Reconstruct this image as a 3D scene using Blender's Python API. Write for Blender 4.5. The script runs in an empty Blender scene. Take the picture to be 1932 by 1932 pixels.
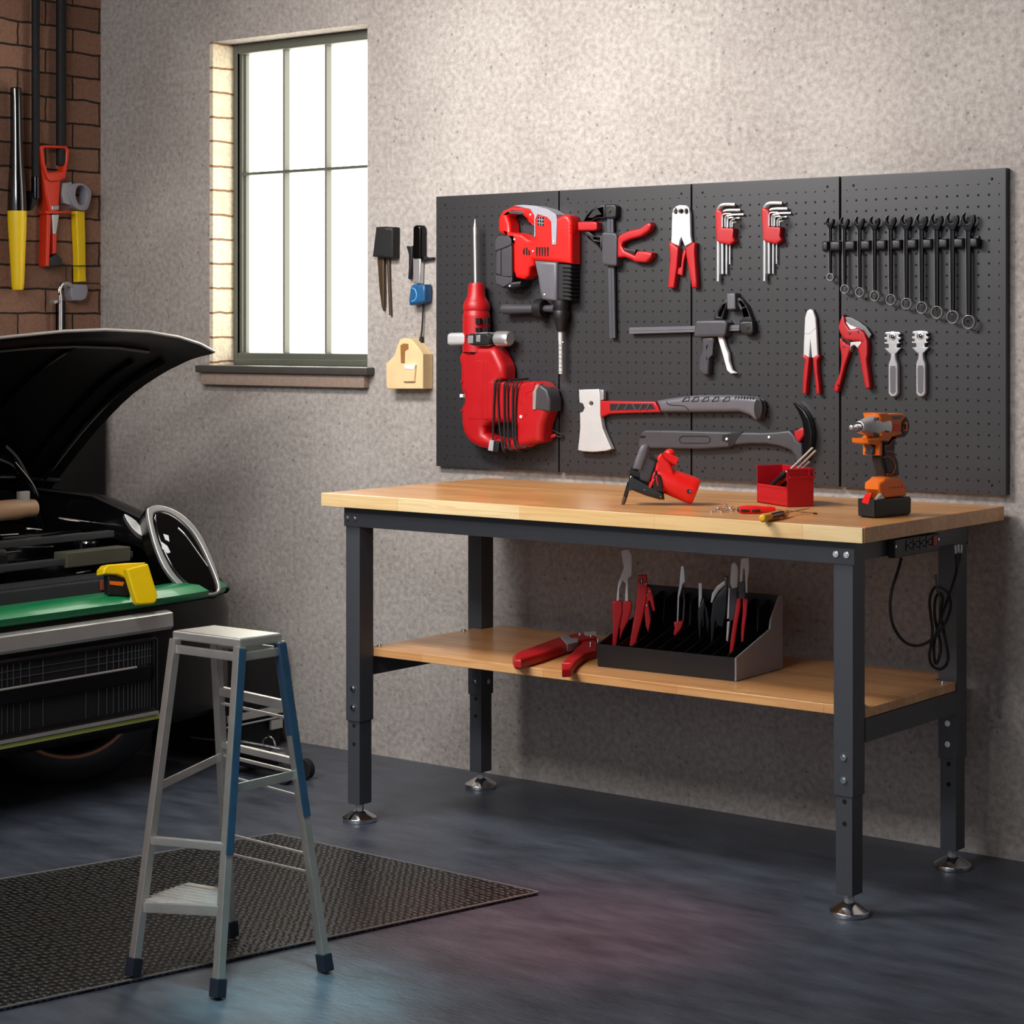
import bpy, bmesh, math, random
from math import sin, cos, pi, radians
from mathutils import Vector as V, Matrix
from mathutils.geometry import tessellate_polygon
random.seed(7)
sc = bpy.context.scene
COL = sc.collection
# ------------------------------------------------------------------ camera
F, YAW, HY, CY, CH, W = 3966.67, .6601, 622.57, -5.5998, 1.508, 1932
FW = V((-sin(YAW), cos(YAW), 0)); RT = V((cos(YAW), sin(YAW), 0)); CAM = V((0, CY, CH))
cd = bpy.data.cameras.new('camera'); cam = bpy.data.objects.new('camera', cd); COL.objects.link(cam)
cd.sensor_width = 36; cd.lens = 36 * F / W; cd.shift_y = -(W / 2 - HY) / W; cd.clip_end = 60
cam.location = CAM; cam.rotation_euler = (pi / 2, 0, YAW); sc.camera = cam
def ray(u, v): return FW + (u - 966) / F * RT - V((0, 0, (v - HY) / F))
def onax(ax, u, v, c):
    d = ray(u, v); return CAM + d * ((c - CAM[ax]) / d[ax])
def onX(u, v, c): return onax(0, u, v, c)
def onY(u, v, c): return onax(1, u, v, c)
def onZ(u, v, c): return onax(2, u, v, c)
class Pl:                                     # a plane in the room: origin, normal (towards the viewer)
    def __init__(s, O, N):
        s.O = V(O); s.N = V(N).normalized()
        s.U = V((0, 0, 1)).cross(s.N) if abs(s.N.z) < .99 else V((1, 0, 0))
        s.U.normalize(); s.V = s.N.cross(s.U)
    def hit(s, u, v, n=0):
        d = ray(u, v); o = s.O + s.N * n
        return CAM + d * ((o - CAM).dot(s.N) / d.dot(s.N))
    def ab(s, u, v, n=0):
        p = s.hit(u, v, n) - s.O; return (p.dot(s.U), p.dot(s.V))
    def p3(s, a, b, n=0): return s.O + s.U * a + s.V * b + s.N * n
class Zm:                                     # zoomed pixel frame -> photo pixel
    def __init__(s, x0, y0, k): s.x0, s.y0, s.k = x0, y0, k
    def __call__(s, p): return (s.x0 + p[0] / s.k, s.y0 + p[1] / s.k)
ID = Zm(0, 0, 1)
# ------------------------------------------------------------------ materials
def lin(c):
    c /= 255.0; return c / 12.92 if c <= .04045 else ((c + .055) / 1.055) ** 2.4
def rgb(c): return (lin(c[0]), lin(c[1]), lin(c[2]), 1)
def newmat(name):
    m = bpy.data.materials.new(name); m.use_nodes = True; nt = m.node_tree
    return m, nt, nt.nodes['Principled BSDF']
def N(nt, t, **k):
    n = nt.nodes.new(t)
    for a, b in k.items():
        if a in n.inputs: n.inputs[a].default_value = b
        else: setattr(n, a, b)
    return n
def mixc(nt, fac, a, b, blend='MIX'):
    n = nt.nodes.new('ShaderNodeMix'); n.data_type = 'RGBA'; n.blend_type = blend
    for s, x in ((n.inputs[0], fac), (n.inputs[6], a), (n.inputs[7], b)):
        if hasattr(x, 'default_value'): nt.links.new(x, s)
        else: s.default_value = x
    return n.outputs[2]
def mth(nt, op, a, b=None, c=None):
    n = nt.nodes.new('ShaderNodeMath'); n.operation = op
    for i, x in enumerate((a, b, c)):
        if x is None: continue
        if hasattr(x, 'default_value'): nt.links.new(x, n.inputs[i])
        else: n.inputs[i].default_value = x
    return n.outputs[0]
def ramp(nt, fac, p0, p1):
    n = nt.nodes.new('ShaderNodeMapRange'); nt.links.new(fac, n.inputs[0])
    n.inputs[1].default_value = p0; n.inputs[2].default_value = p1; return n.outputs[0]
def pm(name, c, rough=.5, metal=0, var=.1, scale=30, bump=0, bscale=150, coat=0, spec=.5):
    m, nt, b = newmat(name)
    tc = N(nt, 'ShaderNodeTexCoord'); nz = N(nt, 'ShaderNodeTexNoise', Scale=scale, Detail=4.0)
    nt.links.new(tc.outputs['Object'], nz.inputs['Vector'])
    col = rgb(c); d = tuple(x * (1 - var) for x in col[:3]) + (1,); l = tuple(min(1, x * (1 + var)) for x in col[:3]) + (1,)
    nt.links.new(mixc(nt, nz.outputs[0], d, l), b.inputs['Base Color'])
    r = N(nt, 'ShaderNodeMapRange'); nt.links.new(nz.outputs[0], r.inputs[0])
    r.inputs[3].default_value = rough * .85; r.inputs[4].default_value = min(1, rough * 1.15)
    nt.links.new(r.outputs[0], b.inputs['Roughness'])
    b.inputs['Metallic'].default_value = metal; b.inputs['Coat Weight'].default_value = coat
    b.inputs['Specular IOR Level'].default_value = spec; b.inputs['Coat Roughness'].default_value = .06
    if bump:
        n2 = N(nt, 'ShaderNodeTexNoise', Scale=bscale, Detail=2.0); nt.links.new(tc.outputs['Object'], n2.inputs['Vector'])
        bp = N(nt, 'ShaderNodeBump', Strength=bump, Distance=.002); nt.links.new(n2.outputs[0], bp.inputs['Height'])
        nt.links.new(bp.outputs[0], b.inputs['Normal'])
    return m
M = dict(
    red=pm('red_plastic', (172, 14, 22), .42, var=.06), red2=pm('red_rubber', (176, 14, 22), .5, var=.08),
    bin=pm('red_bin_plastic', (168, 6, 24), .4), bright=pm('bright_red', (222, 20, 14), .4, var=.05),
    black=pm('black_plastic', (22, 22, 24), .45), blackg=pm('black_gloss', (8, 9, 11), .15, coat=.6),
    blackm=pm('black_matte', (10, 10, 11), .7), dark=pm('dark_grey_plastic', (62, 60, 65), .45), mid=pm('mid_grey_plastic', (92, 90, 96), .45),
    rubber=pm('black_rubber', (18, 18, 20), .7, bump=.2), steel=pm('tool_steel', (205, 205, 205), .32, .75, var=.06),
    plate=pm('satin_steel', (196, 196, 196), .5, .3, var=.06), chrome=pm('chrome', (225, 226, 228), .13, 1, var=.03), alu=pm('aluminium', (206, 204, 198), .38, .85, var=.08, bump=.15),
    blackchrome=pm('black_chrome', (52, 52, 56), .22, 1), frame=pm('powder_coated_steel', (66, 68, 73), .42, var=.05, bump=.12, bscale=500),
    white=pm('white_plastic', (232, 232, 230), .4), yellow=pm('yellow_plastic', (240, 200, 8), .38, var=.05), orange=pm('orange_plastic', (226, 106, 14), .4, var=.06),
    vermil=pm('orange_red_plastic', (214, 52, 22), .38), blue=pm('blue_plastic', (30, 84, 130), .4), lblue=pm('light_blue_plastic', (96, 168, 214), .4), navy=pm('navy_rubber', (34, 34, 92), .5),
    greenp=pm('green_car_paint', (18, 132, 78), .35, .1, coat=.3, var=.05), carblack=pm('black_car_paint', (9, 9, 10), .38, coat=.12, var=.05, spec=.25), silver=pm('silver_trim', (192, 190, 186), .32, .6),
    lime=pm('yellow_green_trim', (176, 182, 92), .4), tan=pm('tan_plastic', (190, 150, 115), .5), glass=pm('dark_glass', (4, 4, 5), .06, coat=1), engine=pm('engine_grey', (74, 76, 78), .4, .4),
    whitewood=pm('pale_wood', (230, 200, 150), .6, var=.12, scale=20), darkwood=pm('stained_wood', (150, 100, 50), .6), slate=pm('light_grey_plastic', (150, 148, 158), .45),
    frameg=pm('window_frame_paint', (88, 90, 80), .5), sill=pm('dark_sill_stone', (70, 66, 62), .5, bump=.3), pink=pm('grey_brick_stone', (148, 128, 114), .8, var=.25, scale=60, bump=.6),
    copper=pm('worn_copper', (190, 126, 100), .45, .2), hole=pm('hole_black', (3, 3, 3), .9), grey=pm('handle_grey', (162, 160, 164), .45), brass=pm('bronze_tip', (96, 80, 62), .4, .7),
    bladegrey=pm('grey_blade_steel', (120, 120, 122), .4, .5), matedge=pm('mat_edge_rubber', (120, 118, 116), .5),
    yellowgrey=pm('radiator_plate', (96, 94, 78), .5, .3), rust=pm('label_red', (150, 62, 40), .6))
def wall_mat():
    m, nt, b = newmat('rough_plaster'); L = nt.links.new
    tc = N(nt, 'ShaderNodeTexCoord').outputs['Object']
    big = N(nt, 'ShaderNodeTexNoise', Scale=1.7, Detail=5.0, Roughness=.6); L(tc, big.inputs['Vector'])
    gr = N(nt, 'ShaderNodeTexNoise', Scale=52.0, Detail=3.0, Roughness=.65); L(tc, gr.inputs['Vector'])
    sp = N(nt, 'ShaderNodeTexVoronoi', Scale=20.0); L(tc, sp.inputs['Vector'])
    c = mixc(nt, ramp(nt, big.outputs[0], .35, .68), rgb((160, 150, 144)), rgb((192, 184, 177)))
    c = mixc(nt, ramp(nt, gr.outputs[0], .28, .72), mixc(nt, .5, c, rgb((100, 93, 88))), mixc(nt, .35, c, rgb((200, 192, 184))))
    c = mixc(nt, mth(nt, 'MULTIPLY', mth(nt, 'LESS_THAN', sp.outputs['Distance'], .11), .4), c, rgb((80, 72, 68)))
    L(c, b.inputs['Base Color']); b.inputs['Roughness'].default_value = .85; b.inputs['Specular IOR Level'].default_value = .25
    bp = N(nt, 'ShaderNodeBump', Strength=.45, Distance=.006); L(gr.outputs[0], bp.inputs['Height']); L(bp.outputs[0], b.inputs['Normal'])
    return m
def brick_mat(name, c1, c2, mort, bw, rh, swap):
    m, nt, b = newmat(name); L = nt.links.new
    tc = N(nt, 'ShaderNodeTexCoord').outputs['Object']; s = N(nt, 'ShaderNodeSeparateXYZ'); L(tc, s.inputs[0])
    cb = N(nt, 'ShaderNodeCombineXYZ'); L(s.outputs[swap], cb.inputs[0]); L(s.outputs[2], cb.inputs[1])
    wob = N(nt, 'ShaderNodeTexNoise', Scale=14.0, Detail=3.0); L(tc, wob.inputs['Vector'])
    ad = N(nt, 'ShaderNodeVectorMath', operation='MULTIPLY_ADD'); L(wob.outputs['Color'], ad.inputs[0]); ad.inputs[1].default_value = (.016,) * 3; L(cb.outputs[0], ad.inputs[2])
    br = N(nt, 'ShaderNodeTexBrick', Scale=1.0); L(ad.outputs[0], br.inputs['Vector'])
    br.inputs['Color1'].default_value = rgb(c1); br.inputs['Color2'].default_value = rgb(c2); br.inputs['Mortar'].default_value = rgb(mort)
    br.inputs['Mortar Size'].default_value = .0045; br.inputs['Mortar Smooth'].default_value = .4; br.inputs['Brick Width'].default_value = bw; br.inputs['Row Height'].default_value = rh; br.inputs['Bias'].default_value = 0
    g = N(nt, 'ShaderNodeTexNoise', Scale=70.0, Detail=4.0); L(tc, g.inputs['Vector'])
    L(mixc(nt, mth(nt, 'MULTIPLY', ramp(nt, g.outputs[0], .35, .7), .55), br.outputs[0], mixc(nt, .5, br.outputs[0], rgb((60, 46, 38)))), b.inputs['Base Color'])
    b.inputs['Roughness'].default_value = .85
    h = mth(nt, 'SUBTRACT', mth(nt, 'MULTIPLY', g.outputs[0], .35), br.outputs['Fac'])
    bp = N(nt, 'ShaderNodeBump', Strength=.7, Distance=.01); L(h, bp.inputs['Height']); L(bp.outputs[0], b.inputs['Normal'])
    return m
def floor_mat():
    m, nt, b = newmat('dark_sealed_floor'); L = nt.links.new
    tc = N(nt, 'ShaderNodeTexCoord').outputs['Object']
    mp = N(nt, 'ShaderNodeMapping'); L(tc, mp.inputs[0]); mp.inputs['Rotation'].default_value = (0, 0, YAW); mp.inputs['Scale'].default_value = (.6, 1.6, 1)
    a = N(nt, 'ShaderNodeTexNoise', Scale=7.0, Detail=6.0, Roughness=.6); L(mp.outputs[0], a.inputs['Vector'])
    f = N(nt, 'ShaderNodeTexNoise', Scale=55.0, Detail=3.0); L(mp.outputs[0], f.inputs['Vector'])
    L(mixc(nt, ramp(nt, a.outputs[0], .3, .7), rgb((56, 60, 69)), rgb((84, 90, 101))), b.inputs['Base Color'])
    r = N(nt, 'ShaderNodeMapRange'); L(a.outputs[0], r.inputs[0]); r.inputs[3].default_value = .3; r.inputs[4].default_value = .5; L(r.outputs[0], b.inputs['Roughness'])
    h = mth(nt, 'ADD', a.outputs[0], mth(nt, 'MULTIPLY', f.outputs[0], .25))
    bp = N(nt, 'ShaderNodeBump', Strength=.35, Distance=.012); L(h, bp.inputs['Height']); L(bp.outputs[0], b.inputs['Normal'])
    return m
def wood_mat(name, c1, c2, dark):
    m, nt, b = newmat(name); L = nt.links.new
    tc = N(nt, 'ShaderNodeTexCoord').outputs['Object']
    br = N(nt, 'ShaderNodeTexBrick', Scale=1.0, offset=.37); L(tc, br.inputs['Vector'])
    br.inputs['Color1'].default_value = rgb(c1); br.inputs['Color2'].default_value = rgb(c2); br.inputs['Mortar'].default_value = rgb(dark)
    br.inputs['Mortar Size'].default_value = .0006; br.inputs['Brick Width'].default_value = .46; br.inputs['Row Height'].default_value = .047; br.inputs['Bias'].default_value = -.1
    mp = N(nt, 'ShaderNodeMapping'); L(tc, mp.inputs[0]); mp.inputs['Scale'].default_value = (3, 60, 60)
    g = N(nt, 'ShaderNodeTexNoise', Scale=1.0, Detail=6.0, Distortion=1.2); L(mp.outputs[0], g.inputs['Vector'])
    k = mth(nt, 'MULTIPLY', ramp(nt, g.outputs[0], .42, .72), .55)
    L(mixc(nt, k, br.outputs[0], rgb(dark)), b.inputs['Base Color']); b.inputs['Roughness'].default_value = .3; b.inputs['Coat Weight'].default_value = .25; b.inputs['Coat Roughness'].default_value = .2
    bp = N(nt, 'ShaderNodeBump', Strength=.08, Distance=.001); L(g.outputs[0], bp.inputs['Height']); L(bp.outputs[0], b.inputs['Normal'])
    return m
def peg_mat():
    m, nt, b = newmat('perforated_black_steel'); L = nt.links.new
    tc = N(nt, 'ShaderNodeTexCoord').outputs['Object']; s = N(nt, 'ShaderNodeSeparateXYZ'); L(tc, s.inputs[0])
    sp = .0327
    def cell(o, lim):
        f = mth(nt, 'SUBTRACT', mth(nt, 'FRACT', mth(nt, 'DIVIDE', o, sp)), .5)
        return mth(nt, 'POWER', mth(nt, 'MULTIPLY', f, sp), 2), mth(nt, 'LESS_THAN', mth(nt, 'ABSOLUTE', o), lim)
    zc = mth(nt, 'SUBTRACT', s.outputs[2], .4635)
    dx, mx = cell(s.outputs[0], sp * 7.5); dz, mz = cell(mth(nt, 'ADD', zc, sp * .5), sp * 13.5)
    ins = mth(nt, 'LESS_THAN', mth(nt, 'SQRT', mth(nt, 'ADD', dx, dz)), .0036)
    ax = mth(nt, 'POWER', mth(nt, 'SUBTRACT', mth(nt, 'ABSOLUTE', s.outputs[0]), .222), 2); az = mth(nt, 'POWER', mth(nt, 'SUBTRACT', mth(nt, 'ABSOLUTE', zc), .437), 2)
    crn = mth(nt, 'LESS_THAN', mth(nt, 'SQRT', mth(nt, 'ADD', ax, az)), .0042)
    k = mth(nt, 'MAXIMUM', mth(nt, 'MULTIPLY', ins, mth(nt, 'MULTIPLY', mx, mz)), crn)
    nz = N(nt, 'ShaderNodeTexNoise', Scale=3.0); L(tc, nz.inputs['Vector'])
    L(mixc(nt, k, mixc(nt, nz.outputs[0], rgb((42, 41, 43)), rgb((47, 46, 48))), rgb((4, 4, 4))), b.inputs['Base Color'])
    L(mth(nt, 'ADD', mth(nt, 'MULTIPLY', k, .5), .42), b.inputs['Roughness'])
    bp = N(nt, 'ShaderNodeBump', Strength=.6, Distance=.002); bp.invert = True; L(k, bp.inputs['Height']); L(bp.outputs[0], b.inputs['Normal'])
    return m
def mat_mat():
    m, nt, b = newmat('ribbed_rubber'); L = nt.links.new
    tc = N(nt, 'ShaderNodeTexCoord').outputs['Object']
    mp = N(nt, 'ShaderNodeMapping'); L(tc, mp.inputs[0]); mp.inputs['Rotation'].default_value = (0, 0, radians(20)); mp.inputs['Scale'].default_value = (36, 60, 1)
    v = N(nt, 'ShaderNodeTexVoronoi', Scale=1.0); v.inputs['Randomness'].default_value = .25; L(mp.outputs[0], v.inputs['Vector'])
    k = ramp(nt, v.outputs['Distance'], .25, .5)
    L(mixc(nt, k, rgb((66, 64, 62)), rgb((14, 14, 14))), b.inputs['Base Color']); b.inputs['Roughness'].default_value = .32  # paler bump tops put their highlights into the colour
    bp = N(nt, 'ShaderNodeBump', Strength=1.0, Distance=.006); bp.invert = True; L(k, bp.inputs['Height']); L(bp.outputs[0], b.inputs['Normal'])
    return m
def emit_mat(name, c, st):
    m, nt, b = newmat(name); L = nt.links.new
    tc = N(nt, 'ShaderNodeTexCoord').outputs['Object']; nz = N(nt, 'ShaderNodeTexNoise', Scale=1.2); L(tc, nz.inputs['Vector'])
    L(mixc(nt, nz.outputs[0], rgb((252, 246, 228)), rgb((255, 253, 246))), b.inputs['Emission Color']); b.inputs['Emission Strength'].default_value = st
    b.inputs['Base Color'].default_value = rgb(c); b.inputs['Roughness'].default_value = .15
    return m
M['wall'] = wall_mat(); M['floor'] = floor_mat(); M['peg'] = peg_mat(); M['mat'] = mat_mat()
M['brick'] = brick_mat('red_brown_brick', (160, 118, 96), (128, 92, 74), (36, 28, 24), .27, .093, 1)
M['reveal'] = brick_mat('pale_brick', (236, 222, 196), (222, 206, 178), (150, 110, 76), .4, .093, 1)
M['top'] = wood_mat('butcher_block', (228, 170, 108), (206, 144, 84), (168, 104, 54))
M['shelf'] = wood_mat('shelf_board', (230, 176, 118), (212, 152, 94), (176, 112, 60))
M['edge'] = wood_mat('pale_lamination', (240, 214, 164), (232, 190, 128), (206, 156, 96))
M['pane'] = emit_mat('bright_frosted_pane', (240, 238, 230), 4.5)
M['ceil'] = pm('ceiling_paint', (120, 116, 112), .8); 
# ------------------------------------------------------------------ mesh builder
def catmull(pts, k, closed=True):
    if k <= 1: return list(pts)
    n = len(pts); out = []
    P = [V(p) for p in pts]
    for i in range(n if closed else n - 1):
        if closed: a, b, c, d = P[i - 1], P[i], P[(i + 1) % n], P[(i + 2) % n]
        else: a, b, c, d = P[max(i - 1, 0)], P[i], P[i + 1], P[min(i + 2, n - 1)]
        for j in range(k):
            t = j / k
            out.append(.5 * (2 * b + (c - a) * t + (2 * a - 5 * b + 4 * c - d) * t * t + (3 * b - 3 * c + d - a) * t ** 3))
    if not closed: out.append(P[-1])
    return out
def inset(loop, b):
    n = len(loop); out = []
    for i in range(n):
        p, q, r = V(loop[i - 1]), V(loop[i]), V(loop[(i + 1) % n])
        d1, d2 = (q - p), (r - q)
        if d1.length < 1e-7 or d2.length < 1e-7: out.append(q); continue
        d1.normalize(); d2.normalize()
        n1, n2 = V((-d1.y, d1.x)), V((-d2.y, d2.x)); m = n1 + n2
        if m.length < 1e-4: out.append(q + n1 * b); continue
        m.normalize(); out.append(q + m * min(b / max(m.dot(n1), .35), b * 1.8))
    return out
def crosses(l):
    n = len(l)
    def o(a, b, c): return (b.x - a.x) * (c.y - a.y) - (b.y - a.y) * (c.x - a.x)
    for i in range(n):
        a, b = l[i], l[(i + 1) % n]
        for j in range(i + 2, n):
            if i == 0 and j == n - 1: continue
            c, d = l[j], l[(j + 1) % n]
            if o(a, b, c) * o(a, b, d) < 0 and o(c, d, a) * o(c, d, b) < 0: return True
    return False
class MB:
    def __init__(s): s.bm = bmesh.new()
    def face(s, vs):
        try: return s.bm.faces.new(vs)
        except ValueError: return None
    def rings(s, R, closed=True, caps=(True, True), loop=False):
        vs = [[s.bm.verts.new(p) for p in r] for r in R]
        n = len(vs[0]); K = len(vs)
        for i in range(K if loop else K - 1):
            A, B = vs[i], vs[(i + 1) % K]
            for j in range(n if closed else n - 1):
                s.face((A[j], A[(j + 1) % n], B[(j + 1) % n], B[j]))
        if not loop and closed:
            if caps[0]: s.face(vs[0][::-1])
            if caps[1]: s.face(vs[-1])
        return s
    def slab(s, pl, pts, n0, n1, b=.003, holes=(), zm=ID, sm=1, seg=3):
        """outline traced on a plane of the room, given its own thickness n0..n1 and rounded edges"""
        def prep(q, ccw):
            l = [V(pl.ab(*zm(p), n1)) for p in q]
            l = catmull(l, sm)
            ar = sum(l[i - 1].x * l[i].y - l[i].x * l[i - 1].y for i in range(len(l)))
            return l if (ar > 0) == ccw else l[::-1]
        loops = [prep(pts, True)] + [prep(h, False) for h in holes]
        return s.loops(pl, loops, n0, n1, b, seg)
    def loops(s, pl, loops, n0, n1, b=.003, seg=3):
        b = min(b, abs(n1 - n0) * .48)
        while b > 2e-4 and any(crosses(inset(l, b)) for l in loops): b *= .75
        prof = [(0, n0)] if b <= 0 else [(b * .6, n0), (0, n0 + b * .6)]
        if b > 0:
            for i in range(seg + 1):
                t = i / seg * pi / 2; prof.append((b * (1 - cos(t)), n1 - b + b * sin(t)))
        else: prof.append((0, n1))
        allr = []
        for lp in loops:
            rr = []
            for off, n in prof:
                l = inset(lp, off) if off else [V(p) for p in lp]
                rr.append([s.bm.verts.new(pl.p3(p.x, p.y, n)) for p in l])
            for A, B in zip(rr, rr[1:]):
                for j in range(len(A)): s.face((A[j], A[(j + 1) % len(A)], B[(j + 1) % len(A)], B[j]))
            allr.append((lp, rr))
        for idx, rev in ((0, True), (-1, False)):
            off = prof[idx][0]
            ls = [[V((p.x, p.y, 0)) for p in (inset(lp, off) if off else lp)] for lp, _ in allr]
            flat = [v for _, rr in allr for v in rr[idx]]
            for t in tessellate_polygon(ls):
                s.face([flat[k] for k in (t[::-1] if rev else t)])
        return s
    def box(s, lo, hi, b=0, rot=None, seg=2):
        vs = [s.bm.verts.new((x, y, z)) for x in (lo[0], hi[0]) for y in (lo[1], hi[1]) for z in (lo[2], hi[2])]
        fs = [s.face([vs[i] for i in q]) for q in ((0, 1, 3, 2), (4, 6, 7, 5), (0, 4, 5, 1), (2, 3, 7, 6), (0, 2, 6, 4), (1, 5, 7, 3))]
        if rot:
            for v in vs: v.co = rot @ v.co
        if b:
            es = list({e for f in fs for e in f.edges})
            bmesh.ops.bevel(s.bm, geom=es, offset=b, segments=seg, affect='EDGES', profile=.5)
        return s
    def bar(s, p0, p1, w, t, side=None, b=.002):
        p0, p1 = V(p0), V(p1); d = (p1 - p0); L = d.length; d.normalize()
        u = V(side) if side else V((0, 0, 1)).cross(d)
        if u.length < 1e-4: u = V((1, 0, 0))
        u = (u - d * u.dot(d)).normalized(); w2 = d.cross(u)
        Mx = Matrix(((u.x, w2.x, d.x, p0.x), (u.y, w2.y, d.y, p0.y), (u.z, w2.z, d.z, p0.z), (0, 0, 0, 1)))
        return s.box((-w / 2, -t / 2, 0), (w / 2, t / 2, L), b, Mx)
    def lathe(s, o, ax, prof, seg=28, sq=None):
        o, ax = V(o), V(ax).normalized(); u = ax.orthogonal().normalized(); w = ax.cross(u)
        s.rings([[o + ax * t + (u * cos(2 * pi * j / seg) + w * sin(2 * pi * j / seg)) * max(r, 1e-4) for j in range(seg)] for t, r in prof]); return s
    def cyl(s, o, ax, r, L, seg=20, b=0):
        b = b or min(r, L) * .15
        return s.lathe(o, ax, [(0, r - b), (b * .3, r - b * .3), (b, r), (L - b, r), (L - b * .3, r - b * .3), (L, r - b)], seg)
    def tube(s, pts, r, sm=4, seg=10, closed=False):
        P = catmull([V(p) for p in pts], sm, closed); n = len(P); R = []
        rr = r if isinstance(r, (list, tuple)) else None
        t0 = (P[1] - P[0]).normalized(); u = t0.orthogonal().normalized()
        for i in range(n):
            t = (P[(i + 1) % n] - P[i - 1]) if closed else (P[min(i + 1, n - 1)] - P[max(i - 1, 0)])
            t.normalize(); u = (u - t * u.dot(t)).normalized(); w = t.cross(u)
            rad = r if rr is None else rr[0] + (rr[-1] - rr[0]) * i / (n - 1) if len(rr) == 2 else rr[min(len(rr) - 1, int(i / (n - 1) * (len(rr) - 1) + .5))]
            R.append([P[i] + (u * cos(2 * pi * j / seg) + w * sin(2 * pi * j / seg)) * rad for j in range(seg)])
        s.rings(R, loop=closed); return s
    def ball(s, c, r, sx=(1, 1, 1)):
        g = bmesh.ops.create_uvsphere(s.bm, u_segments=16, v_segments=10, radius=r)
        for v in g['verts']: v.co = V((v.co.x * sx[0], v.co.y * sx[1], v.co.z * sx[2])) + V(c)
        return s
    def grid(s, G, thick=0):
        vs = [[s.bm.verts.new(p) for p in r] for r in G]
        for A, B in zip(vs, vs[1:]):
            for j in range(len(A) - 1): s.face((A[j], A[j + 1], B[j + 1], B[j]))
        return s
    def build(s, name, mat, parent=None, sharp=40, keep=False):
        bm = s.bm; bmesh.ops.remove_doubles(bm, verts=bm.verts, dist=1e-6)
        bmesh.ops.recalc_face_normals(bm, faces=bm.faces)
        me = bpy.data.meshes.new(name); o = bpy.data.objects.new(name, me); COL.objects.link(o)
        org = V((0, 0, 0))
        if parent is not None:
            r = parent
            while r is not None: org += r.location; r = r.parent
            o.parent = parent
        elif not keep:
            xs = [v.co for v in bm.verts]
            lo = [min(v[i] for v in xs) for i in range(3)]; hi = [max(v[i] for v in xs) for i in range(3)]
            org = V(((lo[0] + hi[0]) / 2, (lo[1] + hi[1]) / 2, lo[2])); o.location = org
        for v in bm.verts: v.co -= org
        bm.to_mesh(me); bm.free(); me.materials.append(M[mat] if isinstance(mat, str) else mat)
        me.shade_smooth(); me.set_sharp_from_angle(angle=radians(sharp))
        wn = o.modifiers.new('weighted_normal', 'WEIGHTED_NORMAL'); wn.keep_sharp = True
        return o
def tag(o, label=None, cat=None, group=None, kind=None):
    if label: o['label'] = label
    if cat: o['category'] = cat
    if group: o['group'] = group
    if kind: o['kind'] = kind
    return o
def thing(name, label, cat, loc, group=None):
    o = bpy.data.objects.new(name, None); COL.objects.link(o); o.location = loc; o.empty_display_size = .05
    return tag(o, label, cat, group)
def copy_tree(o, parent=None):
    c = o.copy(); COL.objects.link(c); c.parent = parent
    for ch in o.children: copy_tree(ch, c)
    return c
WALL = Pl((0, 0, 0), (0, -1, 0))
PEG = .0255                                   # front face of the pegboard
def face_cam(P, tilt=0):                      # upright plane through P square to the line of sight
    d = CAM - V(P); d.z = 0; return Pl(P, d)
def disc(mb, pl, c, r, n0, n1, zm=ID, seg=16):
    p = pl.hit(*zm(c), n1); o = pl.O; q = p - pl.N * (n1 - n0)
    mb.lathe(q, pl.N, [(0, r), ((n1 - n0) * .6, r), ((n1 - n0), r * .8)], seg); return mb
# ------------------------------------------------------------------ setting
XL, XR, YF, ZC = -6.417, 1.6, -6.6, 3.05
wx0, wx1, wz0, wz1 = -5.80, -4.999, 1.375, 2.60
mb = MB()
for lo, hi in (((XL - .25, 0, 0), (wx0, .25, ZC)), ((wx1, 0, 0), (XR, .25, ZC)), ((wx0, 0, 0), (wx1, .25, wz0 - .03)), ((wx0, 0, wz1), (wx1, .25, ZC))): mb.box(lo, hi)
tag(mb.build('wall_back', 'wall', keep=True), kind='structure')
tag(MB().box((XL - .25, YF, 0), (XL, 0, ZC)).build('wall_left', 'brick', keep=True), kind='structure')
tag(MB().box((XR, YF, 0), (XR + .2, .25, ZC)).build('wall_right', 'ceil', keep=True), kind='structure')
tag(MB().box((XL - .25, YF, -.1), (XR, .25, 0)).build('floor', 'floor', keep=True), kind='structure')
tag(MB().box((XL - .25, YF, ZC), (XR, .25, ZC + .1)).build('ceiling', 'ceil', keep=True), kind='structure')
# window: brick reveal, frame, muntins, panes, sill, stone ledge
win = tag(thing('window_1', None, None, ((wx0 + wx1) / 2, .14, wz0)), kind='structure')
FX0 = onY(441, 400, .11).x; GX0 = onY(456, 400, .13).x
GT = onY(560, 92, .13).z; GB = onY(560, 666, .13).z
mb = MB()
mb.box((FX0 - .0, .105, wz0 + .0), (GX0, .17, wz1), .006); mb.box((wx1 - .012, .105, wz0), (wx1, .17, wz1), .003)
mb.box((GX0, .105, GT), (wx1 - .012, .17, wz1), .006); mb.box((GX0, .105, wz0), (wx1 - .012, .17, GB), .006)
mb.box((GX0, .095, wz0), (wx1 - .012, .125, (wz0 + GB) / 2), .004)
mb.build('window_frame', 'frameg', win)
mb = MB()
for u in (541, 620): x = onY(u, 330, .135).x; mb.box((x - .0045, .118, GB), (x + .0045, .148, GT), .002)
x = onY(468, 330, .135).x; mb.box((GX0 - .002, .118, GB), (GX0 + .014, .148, GT), .002); mb.box((GX0 + .02, .13, GB), (GX0 + .0235, .148, GT), .001)
zc = onY(541, 324, .135).z; mb.box((GX0, .12, zc - .0055), (wx1 - .012, .148, zc + .0055), .002)
mb.build('muntin', 'frameg', win)
MB().box((GX0 - .02, .15, GB - .02), (wx1, .158, GT + .02)).build('glass', 'pane', win)
tag(MB().box((wx0, .0, wz0), (FX0, .25, wz1 - .001)).build('trim_1', 'reveal', keep=True), kind='structure')
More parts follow.
